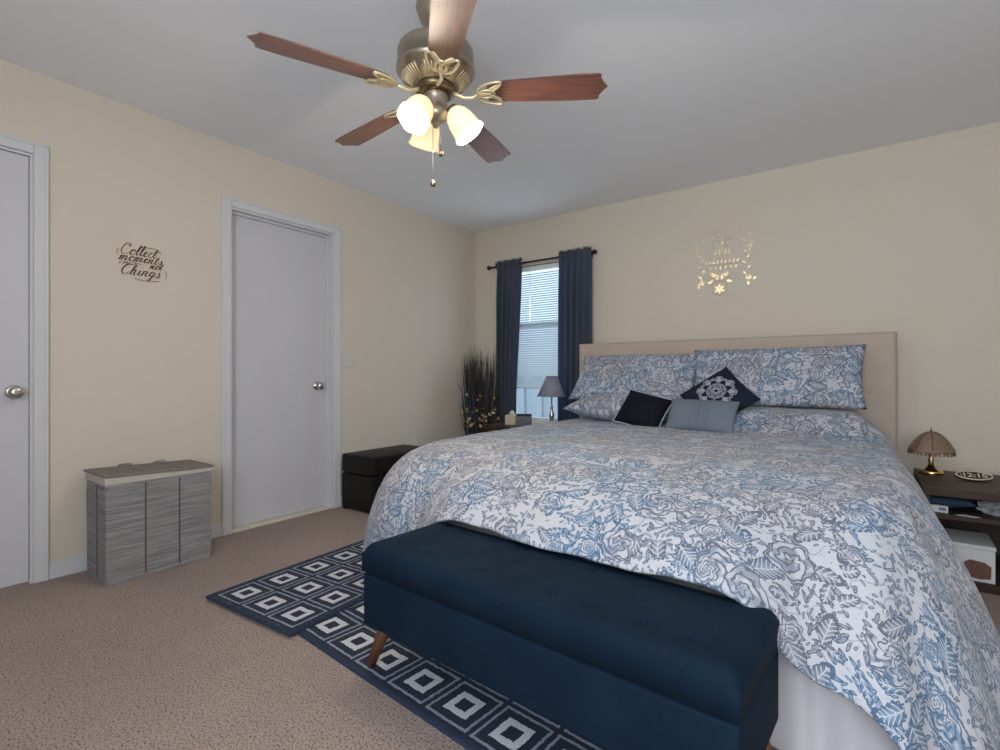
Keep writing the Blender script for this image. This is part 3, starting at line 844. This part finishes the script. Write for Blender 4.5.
# comforter
def ztop(x, y):
    z = .672-.010*((x-2.335)/.95)**2
    return z
def headbump(x, y, z):
    b = sst(-.92, -.66, y)*sst(2.20, 2.42, x)*.125
    b *= 1-sst(3.16, 3.36, x)*.85
    return b*sst(.45, .6, z)
st = [(1.42, -.32, 1.27, -.32, .16, .95), (1.40, -.75, 1.21, -.75, .13, .95), (1.40, -1.3, 1.21, -1.3, .12, .95), (1.42, -1.85, 1.20, -1.95, .11, .95), (1.48, -2.12, 1.225, -2.38, .10, .90),
      (1.61, -2.20, 1.42, -2.535, .14, .88), (1.82, -2.23, 1.74, -2.575, .30, .82), (2.02, -2.25, 1.97, -2.665, .466, .70), (2.35, -2.27, 2.35, -2.705, .468, .68), (2.65, -2.28, 2.66, -2.725, .468, .68),
      (2.90, -2.27, 2.98, -2.735, .464, .68), (3.06, -2.25, 3.135, -2.70, .300, .66), (3.18, -2.23, 3.275, -2.66, .225, .6), (3.26, -2.17, 3.43, -2.60, .04, .5), (3.30, -1.95, 3.60, -2.2, .05, .38), (3.31, -1.5, 3.59, -1.6, .09, .38), (3.31, -1.0, 3.48, -1.05, .12, .5), (3.30, -.6, 3.43, -.6, .20, .7), (3.28, -.32, 3.41, -.32, .25, .8)]
def foldf(t):
    return .022 if t < .33 else lerp(.010, .038, sst(.52, .70, t))
cf = drape('comforter', st, ztop, lambda x, y: .657, 420, 64, 60, -.28, 'floral', foldf, 2, .014, bumpf=headbump, crease=True)
tag(cf, 'blue and white floral toile comforter spread over the king bed', 'comforter')

# ------------------------------------------------------------------ pillows
def cushion_pt(u, v, w_, h_, t_, side, sag=0, pinch=.05):
    """u,v in -1..1"""
    x = u*w_/2*(1-pinch*(1-u*u)*0-pinch*(1-abs(v)**2)*0)
    bulge = max(0, (1-abs(u)**2.6))*max(0, (1-abs(v)**2.6))
    k = 1-pinch*(1-v*v)*abs(u)**3; x = u*w_/2*k
    k2 = 1-pinch*(1-u*u)*abs(v)**3; y = v*h_/2*k2
    z = side*(t_/2)*bulge**.55
    return Vector((x, y, z))
def cushion(name, w_, h_, t_, mat, parent=None, nu=40, nv=30, pinch=.07, seed=0, wr=.006, dispf=None, uvoff=(0, 0)):
    bm = BM(); lay = bm.loops.layers.uv.verify()
    for side in (1, -1):
        P, U = [], []
        for i in range(nu+1):
            rp, ru = [], []
            for j in range(nv+1):
                u, v = -1+2*i/nu, -1+2*j/nv
                p = cushion_pt(u, v, w_, h_, t_, side, pinch=pinch)
                e = (1-abs(u)**4)*(1-abs(v)**4)
                p.z += side*wr*e*noise.noise(Vector((p.x*7, p.y*7, seed+side)))
                if dispf and side == 1: p.z += dispf(p.x, p.y)*e
                rp.append(p); ru.append((p.x+uvoff[0]+side*.37, p.y+uvoff[1]))
            P.append(rp); U.append(ru)
        grid(bm, P, U)
    bmesh.ops.remove_doubles(bm, verts=bm.verts[:], dist=.0003)
    return link(name, bm, mat, parent, True)
def place(o, x, y, z, lean, yaw=0, roll=0):
    """local xy = face; stands facing -y, leaning back by lean from vertical"""
    o.matrix_world = T(x, y, z) @ RZ(yaw) @ RX(pi/2-lean) @ RZ(roll)
    return o
# lower pillows lying flat
o = cushion('bed_pillow', .88, .50, .21, 'floral', seed=1, uvoff=(1, 5)); o.matrix_world = T(1.86, -.50, .768) @ RZ(radians(2)) @ RX(radians(3))
tag(o, 'floral pillow lying flat on the left half of the bed under a tall sham', 'pillow')
# upright shams
o = cushion('pillow_sham', .94, .45, .14, 'floral', seed=4, uvoff=(3, 2), wr=.010, pinch=.05); place(o, 1.83, -.405, .985, radians(40), radians(0))
tag(o, 'floral sham leaning on the left half of the headboard by the window', 'pillow')
o = cushion('pillow_sham', 1.0, .425, .15, 'floral', seed=9, uvoff=(7, 1), wr=.010, pinch=.04); place(o, 2.745, -.385, .990, radians(26), radians(-1), radians(.5))
tag(o, 'floral sham leaning on the right half of the headboard behind the dark cushion', 'pillow')
# accent cushions
c1 = empty('throw_pillow', (2.505, -.715, .845), 0, 'charcoal diamond-set throw pillow with grey medallion embroidery', 'throw pillow')
cm = Matrix(c1.matrix_world)
LEAN = radians(38)
DW = .345
cb = cushion('cushion_cover', DW, DW, .11, 'pillownavy', c1, 30, 30, .05, 3)
c1.matrix_world = T(2.495, -.70, .862) @ RZ(radians(-3)) @ RX(pi/2-LEAN)
cb.matrix_parent_inverse = Matrix.Identity(4); cb.rotation_euler = (0, 0, radians(45-2))
bm = BM()
def onpillow(x, y, lift=.003):
    a = radians(-43); X, Y = x*cos(a)-y*sin(a), x*sin(a)+y*cos(a)
    u, v = X/(DW/2), Y/(DW/2); p = cushion_pt(max(-1, min(1, u)), max(-1, min(1, v)), DW, DW, .11, 1, pinch=0)
    return Vector((x, y, p.z+lift))
def ring_on(cx, cy, r, tr, n=28, rr=None):
    tube(bm, [onpillow(cx+(rr or r)*cos(2*pi*k/n), cy+r*sin(2*pi*k/n)) for k in range(n)], tr, 5, closed=True)
MC = (0, .006)
for _n in (1,): pass
ring_on(*MC, .050, .0034); ring_on(*MC, .058, .0018); ring_on(*MC, .016, .005)
for k in range(8):
    a = k*pi/4+pi/8; r0 = .033; ring_on(MC[0]+r0*cos(a), MC[1]+r0*sin(a), .009, .003, 10)
for k in range(8):
    a = pi/2+k*pi/4; ln = .112
    for q_ in (-1, 0, 1):
        aa = a+q_*.20; r0 = ln-(.006 if q_ else -.004)
        pts = [onpillow(MC[0]+.066*cos(a)+ (r0-.066)*t*cos(aa), MC[1]+.066*sin(a)+(r0-.066)*t*sin(aa)) for t in (0, .5, 1)]
        tube(bm, pts, [.005, .010, .004], 6)
    ring_on(MC[0]+.096*cos(a), MC[1]+.096*sin(a), .022, .0034, 16)
    ring_on(MC[0]+.098*cos(a+pi/8), MC[1]+.098*sin(a+pi/8), .008, .003, 10)
link('medallion_embroidery', bm, 'embroid', c1, True)

c2 = empty('throw_pillow', (0, 0, 0), 0, 'black satin throw pillow with thin silver piping, leftmost small cushion', 'throw pillow')
cushion('cushion_cover', .325, .26, .12, 'pillowblack', c2, 26, 24, .07, 8)
bm = BM()
loop = [cushion_pt(-1, v/10, .330, .265, 0, 1, pinch=.07) for v in range(-10, 11)]+[cushion_pt(u/10, 1, .330, .265, 0, 1, pinch=.07) for u in range(-9, 11)]+[cushion_pt(1, -v/10, .330, .265, 0, 1, pinch=.07) for v in range(-9, 11)]+[cushion_pt(-u/10, -1, .330, .265, 0, 1, pinch=.07) for u in range(-9, 10)]
tube(bm, loop, .0032, 6, closed=True); link('piping', bm, 'silverpipe', c2, True)
c2.matrix_world = T(2.05, -.80, .765) @ RZ(radians(-2)) @ RX(radians(56)) @ RZ(radians(-14))
c3 = empty('throw_pillow', (0, 0, 0), 0, 'slate grey rectangular throw pillow with a pleated centre, frontmost on the bed', 'throw pillow')
def pleat(x, y):
    if -.05 < x < .06: return .007*abs(sin(x*pi/.0155))
    return 0
cushion('cushion_cover', .405, .225, .105, 'pillowgrey', c3, 120, 24, .05, 12, dispf=pleat)
c3.matrix_world = T(2.440, -.885, .755) @ RZ(radians(-3)) @ RX(radians(56)) @ RZ(radians(-1))

# ------------------------------------------------------------------ right nightstand
ns = empty('nightstand', (3.79, -.62, 0), 0, 'dark espresso open-shelf nightstand right of the bed', 'nightstand')
X0, X1, Y0, Y1 = -.32, .34, -.26, .30
bm = BM(); box(bm, X0-.008, X1+.008, Y0-.01, Y1, .425, .468, .004, 2); link('top', bm, 'darkwood', ns)
for x in (X0, X1-.02):
    bm = BM(); box(bm, x, x+.02, Y0, Y1, 0, .425, .001, 1); link('side_panel', bm, 'darkwood', ns)
bm = BM(); box(bm, X0+.02, X1-.02, Y0+.005, Y1-.008, .318, .340); link('shelf', bm, 'darkwood', ns)
bm = BM(); box(bm, X0+.02, X1-.02, Y0+.005, Y1-.008, .022, .042); link('shelf', bm, 'darkwood', ns)
bm = BM(); box(bm, X0+.02, X1-.02, Y0+.012, Y0+.026, 0, .022); link('plinth', bm, 'darkwood', ns)
bm = BM(); box(bm, X0+.02, X1-.02, Y1-.008, Y1-.002, .02, .425); link('back_panel', bm, 'darkwood', ns)
# blue cloth bundle
bm = BM(); P = []
o = cushion('folded_cloth', .22, .16, .075, 'bluecloth', seed=22, wr=.03, pinch=.1); o.location = (3.565, -.70, .379); o.rotation_euler = (0, 0, radians(-6)); tag(o, 'folded dark blue cloth on the upper shelf of the nightstand', 'cloth')
lb = empty('small_white_box', (3.525, -.835, .3405), radians(-6), 'small white box with blue print in front of the blue cloth', 'box')
bm = BM(); box(bm, -.035, .035, -.012, .012, 0, .032, .001, 1); link('carton', bm, 'paper', lb)
bm = BM(); box(bm, .002, .028, -.0126, -.0118, .010, .024); link('printed_panel', bm, plain('blue_print', (.10, .13, .28), .5, var=.6, sc=200), lb)
# crumpled plastic bag
bm = BM(); bmesh.ops.create_icosphere(bm, subdivisions=4, radius=1)
for v in bm.verts:
    n_ = 1+.5*noise.noise(v.co*2.6)+.25*noise.noise(v.co*6); v.co = Vector((v.co.x*.055*n_, v.co.y*.04*n_, max(-.030, v.co.z*.033*n_)))
o = link('plastic_bag', bm, 'plastic', None, False); o.location = (3.735, -.76, .3715); tag(o, 'crumpled clear plastic bag right of the blue cloth', 'bag')
bm = BM(); prism(bm, [(0, 0), (.06, -.012), (.085, .004), (.03, .03)], 0, .002); 
o = link('paper_tag', bm, 'paper', None); o.location = (3.585, -.865, .3405); tag(o, 'white pointed paper slip beside the small white box', 'paper')
# storage box on lower shelf
sb = empty('printed_carton', (3.64, -.725, .0425), radians(-2), 'white carton with a brown picture on the lower nightstand shelf', 'box')
bm = BM(); box(bm, -.10, .085, -.13, .13, 0, .150, .002, 1); link('carton', bm, 'paper', sb)
bm = BM(); box(bm, -.103, .088, -.133, .133, .1505, .168, .002, 1); link('carton_lid', bm, 'paper', sb)
bm = BM(); prism(bm, [(-.03, .02), (.035, .012), (.07, .02), (.072, .075), (.05, .092), (.0, .098), (-.02, .085)], .1302, .1312, RX(pi/2)); link('printed_picture', bm, 'printred', sb)
bm = BM(); prism(bm, [(-.085, .02), (-.04, .02), (-.04, .11), (-.085, .11)], .1302, .1312, RX(pi/2)); link('printed_text_panel', bm, plain('grey_print', (.36, .33, .33), .6, var=.5, sc=120), sb)

# brass lamp with scalloped capiz shade
lp = empty('table_lamp', (3.527, -.47, .468), 0, 'small brass table lamp with brown scalloped umbrella shade on the nightstand', 'table lamp')
bm = BM(); lathe(bm, [(0, 0), (.052, 0), (.054, .008), (.048, .018), (.030, .026), (.020, .036), (.013, .048), (.0, .050)], 32); link('base', bm, 'brassgold', lp, True)
bm = BM(); lathe(bm, [(0, .046), (.013, .048), (.010, .058), (.014, .07), (.009, .085), (.012, .10), (.008, .115), (.006, .21), (0, .21)], 16); link('stem', bm, 'brass', lp, True)
def dome(bm, R, z0, h, nseg=96, sc=16, ribs=8):
    prof = []
    rows_ = 14; rings = []
    for i in range(rows_+1):
        f = i/rows_; r = R*f**.82 if i else .006; z = z0+h*(1-f**1.75)
        ring = []
        for k in range(nseg):
            a = 2*pi*k/nseg; rr = r*(1+.035*abs(cos(a*ribs/2))*f); zz = z
            if i >= rows_-1: zz -= (.010 if i == rows_ else .002)*abs(sin(a*sc/2))
            ring.append(bm.verts.new((rr*cos(a), rr*sin(a), zz)))
        rings.append(ring)
    for a_, b_ in zip(rings, rings[1:]):
        for k in range(nseg): bm.faces.new((a_[k], a_[(k+1) % nseg], b_[(k+1) % nseg], b_[k]))
bm = BM(); dome(bm, .096, .122, .104); sh = link('lamp_shade', bm, 'capiz', lp, True)
md = sh.modifiers.new('t', 'SOLIDIFY'); md.thickness = .002
bm = BM()
for k in range(8):
    a = 2*pi*k/8
    pts = []
    for i in range(10):
        f = .1+.9*i/9; r = .096*f**.82*(1+.035*f)+.0015; pts.append((r*cos(a), r*sin(a), .122+.104*(1-f**1.75)+.001))
    tube(bm, pts, .0016, 5)
link('shade_rib', bm, 'brassdark', sh)
bm = BM()
for k in range(32):
    a = 2*pi*(k+.5)/32; lathe(bm, [(0, 0), (.0035, -.004), (.0045, -.009), (0, -.014)], 6, T(.097*cos(a), .097*sin(a), .116))
link('fringe_bead', bm, 'brassdark', sh, True)
bm = BM(); lathe(bm, [(0, .220), (.009, .222), (.006, .230), (.003, .240), (0, .252)], 12); link('finial', bm, 'brassdark', lp, True)

# oval clock
ck = empty('oval_clock', (3.682, -.585, .4685), radians(10), 'ivory oval digital clock reclining on the nightstand beside the lamp', 'clock')
CM = T(0, 0, .020) @ RX(radians(27))
def ov(rx, ry, n=48): return [(rx*cos(2*pi*k/n), ry*sin(2*pi*k/n)) for k in range(n)]
bm = BM(); box(bm, -.03, .03, -.006, .022, 0, .010, .003, 1); prism(bm, ov(.073, .034), -.006, .004, CM); link('clock_case', bm, 'black', ck)
bm = BM()
M0 = CM
tube(bm, [M0 @ Vector((.070*cos(2*pi*k/48), .034*sin(2*pi*k/48), .006)) for k in range(48)], .0038, 8, closed=True); link('rim', bm, 'clockrim', ck, True)
bm = BM(); prism(bm, ov(.069, .033), .003, .006, CM); link('clock_face', bm, 'lcd', ck)
bm = BM(); text_bm(bm, '12:15', .046, CM @ T(0, 0, .0068), .0006, .0010, shear=.12)
for x in (-.050, .050): box(bm, x-.0012, x+.0012, -.020, .020, .0065, .0072, mat=CM)
link('digits', bm, 'clockrim', ck)

# ------------------------------------------------------------------ left nightstand with lamp, clock, box
n2 = empty('nightstand', (.90, -.40, 0), 0, 'dark nightstand below the window, mostly hidden by the bed', 'nightstand')
bm = BM(); box(bm, -.34, .28, -.22, .22, .535, .57, .004, 2); link('top', bm, 'darkwood', n2)
bm = BM(); box(bm, -.33, .27, -.21, .21, .05, .535, .002, 1); link('cabinet_body', bm, 'darkwood', n2)
for z0, z1 in ((.07, .27), (.285, .49)):
    bm = BM(); box(bm, -.315, .255, -.222, -.2105, z0, z1, .003, 1); d = link('drawer', bm, 'darkwood', n2)
    bm = BM(); lathe(bm, [(0, .02), (.012, .016), (.012, .010), (.005, .006), (.005, 0)], 14, T(-.03, -.222, (z0+z1)/2) @ RX(pi/2)); link('knob', bm, 'steel', d, True)
for a in (-.31, .25):
    for b in (-.19, .19):
        bm = BM(); box(bm, a-.018, a+.018, b-.018, b+.018, 0, .05); link('leg', bm, 'darkwood', n2)
l2 = empty('table_lamp', (1.105, -.36, .570), 0, 'small lamp with grey cone shade in front of the window', 'table lamp')
bm = BM(); lathe(bm, [(0, 0), (.055, 0), (.055, .008), (.030, .016), (.014, .022), (.012, .05), (.020, .075), (.022, .10), (.012, .125), (.009, .16), (.014, .165), (.006, .175), (.006, .30), (0, .30)], 28); link('base', bm, 'steel', l2, True)
bm = BM(); lathe(bm, [(.122, .252), (.045, .418)], 40); s_ = link('lamp_shade', bm, 'greyshade', l2, True); md = s_.modifiers.new('t', 'SOLIDIFY'); md.thickness = .003
for z, r in ((.252, .123), (.418, .046)): bm = BM(); tube(bm, [(r*cos(2*pi*k/32), r*sin(2*pi*k/32), z) for k in range(32)], .003, 6, closed=True); link('shade_trim', bm, 'greyshade', s_, True)
bm = BM()
for k in range(3): tube(bm, [(0, 0, .405), (.045*cos(k*2.09), .045*sin(k*2.09), .415)], .0015, 5)
link('shade_spider', bm, 'steel', l2)
al = empty('alarm_clock', (.886, -.45, .570), radians(30), 'small black alarm clock at the foot of the window', 'clock')
bm = BM(); prism(bm, [(-.035, 0), (.035, 0), (.028, .095), (-.010, .100), (-.030, .08)], -.065, .065, RX(pi/2) @ RY(0)); bmesh.ops.transform(bm, matrix=RZ(pi/2), verts=bm.verts[:]); link('clock_body', bm, 'black', al)
bm = BM(); box(bm, -.052, .052, -.0375, -.034, .012, .052); link('clock_display', bm, plain('grey_screen', (.10, .09, .12), .2), al)
tb = empty('tissue_box', (.760, -.44, .570), radians(10), 'beige box beside the black alarm clock, under the left curtain edge', 'box')
bm = BM(); box(bm, -.05, .05, -.05, .05, 0, .085, .004, 1); link('box_body', bm, 'beige', tb)
bm = BM(); P = []
lathe(bm, [(0, .125), (.012, .118), (.026, .10), (.018, .085)], 12, wob=lambda v: setattr(v, 'co', v.co*(1+.0)+Vector((.01*noise.noise(v.co*60), .01*noise.noise(v.co*60+Vector((5, 0, 0))), 0)))); link('tissue', bm, 'paper', tb, True)

# ------------------------------------------------------------------ dried arrangement in the corner
pa = empty('dried_arrangement', (.27, -.27, 0), 0, 'tall vase of dark dried grasses with pale blossoms in the room corner', 'dried plant')
bm = BM(); lathe(bm, [(0, 0), (.085, 0), (.10, .03), (.11, .13), (.09, .22), (.10, .25), (.092, .25), (.082, .22), (0, .20)], 32); link('vase', bm, 'vase', pa, True)
rd = random.Random(11)
g1, g2, lf, b1, b2 = BM(), BM(), BM(), BM(), BM()
for k in range(300):
    a = rd.uniform(0, 2*pi); sp_ = rd.random()**.6*.20; H_ = rd.uniform(.80, 1.34)-sp_*.55+ (.04 if rd.random() < .1 else 0)
    bx, by = .06*cos(a), .06*sin(a); tx, ty = sp_*cos(a), sp_*sin(a)
    if tx < -.25: tx = -.24
    ty = min(ty, .10); tx = min(tx, .17)
    w2_ = rd.uniform(-.02, .02)
    z0 = .21; n_ = 6
    pts = []
    for i in range(n_+1):
        f = i/n_; pts.append((lerp(bx, tx, f**.6)+w2_*sin(f*4), lerp(by, ty, f**.6)+w2_*cos(f*5), lerp(z0, H_, f)))
    bmx = g2 if (rd.random() < .35 and abs(tx) < .08) else g1
    th = rd.uniform(.0028, .0052)
    tube(bmx, pts, [.002, .002, th, th*1.2, th, th*.7, .0006], 5)
    if rd.random() < .55:          # side tuft
        i = rd.choice((3, 4, 5)); p = Vector(pts[i]); d_ = Vector((rd.uniform(-1, 1), rd.uniform(-1, 1), 2.2)).normalized()*rd.uniform(.05, .11)
        tube(bmx, [p, p+d_*.5, p+d_], [.002, .003, .0005], 4)
for s in ((-.21, .02, 1.02), (-.235, -.07, 1.05), (.17, -.15, 1.0), (-.15, -.14, .72)):   # stray twigs
    tube(g1, [(0, 0, .22), (s[0]*.45, s[1]*.45, lerp(.42, s[2], .7)), s], [.002, .0018, .0010], 5)
for k in range(90):
    a = rd.uniform(0, 2*pi); r = rd.uniform(.10, .19); z = rd.uniform(.52, .92)-r*.3; c = Vector((min(.16, r*cos(a)), min(.1, r*sin(a)), z))
    if k < 60: z = rd.uniform(.50, .66); c.z = z
    bmx = b1 if rd.random() < .55 else b2
    for q in range(4):
        R_ = Matrix.Rotation(rd.uniform(0, 6.28), 4, 'Z') @ Matrix.Rotation(rd.uniform(.3, 1.3), 4, 'X')
        prism(bmx, [(0, 0), (.011, .012), (.008, .026), (0, .033), (-.008, .026), (-.011, .012)], 0, .002, T(*c) @ R_)
for k in range(18):
    a = rd.uniform(-1.2, .8); r = rd.uniform(.09, .15); c = Vector((r*cos(a), r*sin(a), rd.uniform(.60, .80)))
    R_ = Matrix.Rotation(rd.uniform(0, 6.28), 4, 'Z') @ Matrix.Rotation(rd.uniform(.3, 1.3), 4, 'X')
    prism(lf, [(0, 0), (.012, .02), (.010, .045), (0, .065), (-.010, .045), (-.012, .02)], 0, .0015, T(*c) @ R_)
for n_, b_, m_ in (('dark_grasses', g1, 'twig'), ('teal_grasses', g2, 'tealgrass'), ('burgundy_leaves', lf, 'redleaf'), ('cream_blossoms', b1, 'blossom'), ('golden_blossoms', b2, 'goldblossom')):
    o = link(n_, b_, m_, pa); o['kind'] = 'stuff'

# ------------------------------------------------------------------ ceiling fan
FX, FY = 1.868, -2.586
fan = empty('ceiling_fan', (FX, FY, CEIL), 0, 'five-blade ceiling fan with three lit tulip glass lamps', 'ceiling fan')
def z_(z): return z-CEIL
bm = BM(); lathe(bm, [(0, z_(2.459)), (.075, z_(2.459)), (.078, z_(2.44)), (.060, z_(2.39)), (.040, z_(2.365)), (.030, z_(2.335)), (.030, z_(2.295)), (0, z_(2.295))], 40); link('canopy', bm, 'pewter', fan, True)
bm = BM(); lathe(bm, [(0, z_(2.300)), (.05, z_(2.298)), (.12, z_(2.285)), (.146, z_(2.272)), (.150, z_(2.258)), (.150, z_(2.200)), (.153, z_(2.200)), (.153, z_(2.190)), (.146, z_(2.182)), (.132, z_(2.165)), (.105, z_(2.145)), (.078, z_(2.132)), (.070, z_(2.125)), (0, z_(2.125))], 64); mh = link('motor_housing', bm, 'pewter', fan, True)
bm = BM()
for k in range(60):
    a = 2*pi*k/60
    if (k % 12) in (0, 11): continue
    tube(bm, [(.088*cos(a), .088*sin(a), z_(2.1335)), (.112*cos(a), .112*sin(a), z_(2.147)), (.134*cos(a), .134*sin(a), z_(2.163))], .0026, 5)
link('vent_fins', bm, 'ironcream', mh, True)
bm = BM(); lathe(bm, [(.078, z_(2.128)), (.082, z_(2.120)), (.074, z_(2.108)), (.055, z_(2.104)), (0, z_(2.104))], 48); link('flywheel_ring', bm, 'brassdark', fan, True)
bm = BM(); lathe(bm, [(0, z_(2.106)), (.046, z_(2.106)), (.049, z_(2.095)), (.044, z_(2.085)), (.044, z_(2.045)), (.050, z_(2.038)), (.050, z_(2.018)), (.040, z_(2.004)), (.022, z_(1.994)), (.012, z_(1.985)), (.009, z_(1.975)), (0, z_(1.972))], 40); link('light_kit_hub', bm, 'pewter', fan, True)
ZB = z_(2.105)
def blade_pts():
    pts = []
    top = [(.205, .046), (.25, .052), (.40, .060), (.55, .0655), (.628, .066), (.640, .060), (.636, .045), (.650, .022), (.668, 0)]
    return top+[(x, -y) for x, y in top[-2::-1]]
for k in range(5):
    ang = radians(30.8+72*k)
    R_ = RZ(ang) @ T(0, 0, ZB) @ RX(radians(-11))
    bm = BM(); prism(bm, blade_pts(), -.003, .003); bmesh.ops.bevel(bm, geom=[e for e in bm.edges if abs(e.verts[0].co.z-e.verts[1].co.z) < 1e-5], offset=.0015, segments=1, affect='EDGES')
    b = link('blade', bm, 'blade', fan); b.matrix_local = R_
    bm = BM()
    def lp_(cx, cy, rx, ry, rot, tr=.0052, n=26, point=.0):
        pts = []
        for q in range(n):
            a = 2*pi*q/n; x = rx*cos(a); y = ry*sin(a)*(1-point*cos(a)*.6)
            pts.append((cx+x*cos(rot)-y*sin(rot), cy+x*sin(rot)+y*cos(rot), -.0085))
        tube(bm, pts, tr, 6, closed=True)
    lp_(.215, .030, .052, .022, radians(28), point=.6); lp_(.215, -.030, .052, .022, radians(-28), point=.6); lp_(.200, 0, .032, .019, 0)
    prism(bm, [(.165, -.006), (.20, -.016), (.255, -.05), (.262, -.03), (.222, 0), (.262, .03), (.255, .05), (.20, .016), (.165, .006)], -.0068, -.0035)
    tube(bm, [(.168, 0, -.008), (.145, .010, -.014), (.115, .006, -.016), (.085, 0, -.006), (.070, 0, .004)], [.006, .007, .007, .008, .008], 8)
    io = link('blade_iron', bm, 'ironcream', fan, True); io.matrix_local = R_
for k, az in enumerate((35, 155, -85)):
    a = radians(az)
    arm = BM(); tube(arm, [(.030*cos(a), .030*sin(a), z_(2.030)), (.065*cos(a), .065*sin(a), z_(2.040)), (.082*cos(a), .082*sin(a), z_(2.030))], .008, 10)
    link('lamp_arm', arm, 'brass', fan, True)
    # tulip shade, axis pointing outward-down
    SM = RZ(a) @ T(.062, 0, z_(2.050)) @ RY(radians(180-36))
    bm = BM(); lathe(bm, [(0, -.004), (.022, -.002), (.025, .008), (.024, .022), (.0, .022)], 20, SM); link('lamp_socket', bm, 'brass', fan, True)
    bm = BM()
    def tul(v):
        an = math.atan2(v.co.y, v.co.x); f = sst(.09, .125, v.co.z); s = 1+.03*f*cos(an*6); v.co.x *= s; v.co.y *= s
    lathe(bm, [(.024, .010), (.034, .018), (.046, .036), (.053, .060), (.056, .085), (.058, .105), (.064, .122), (.062, .122), (.0555, .105), (.0535, .085), (.0505, .060), (.0435, .037), (.031, .020), (.024, .013)], 48, SM, wob=tul)
    so = link('glass_shade', bm, 'shade', fan, True)
    bm = BM(); bmesh.ops.create_uvsphere(bm, u_segments=16, v_segments=12, radius=.024, matrix=SM @ T(0, 0, .066)); lathe(bm, [(.012, .024), (.013, .045), (.018, .052)], 12, SM)
    link('bulb', bm, 'bulb', so, True)
    pl_ = bpy.data.lights.new('bulb_light', 'POINT'); pl_.energy = LAMP_W; pl_.color = LAMP_COL; pl_.shadow_soft_size = .03
    po = bpy.data.objects.new('bulb_light', pl_); COL.objects.link(po); po.parent = fan; po.location = (SM @ T(0, 0, .118)).to_translation()
for x, y, zb in ((-.006, -.010, 1.75), (.018, .010, 1.87)):
    bm = BM(); z = 1.985
    tube(bm, [(x, y, z_(1.99)), (x, y, z_(zb+.02))], .0014, 6)
    k = 0
    while z > zb+.02:
        lathe(bm, [(0, .0022), (.0022, 0), (0, -.0022)], 6, T(x, y, z_(z))); z -= .006
    o = link('pull_chain', bm, 'steel', fan, True)
    bm = BM(); lathe(bm, [(0, .022), (.003, .018), (.008, .010), (.0105, 0), (.008, -.008), (0, -.011)], 14, T(x, y, z_(zb))); link('chain_pendant', bm, 'brassdark', o, True)
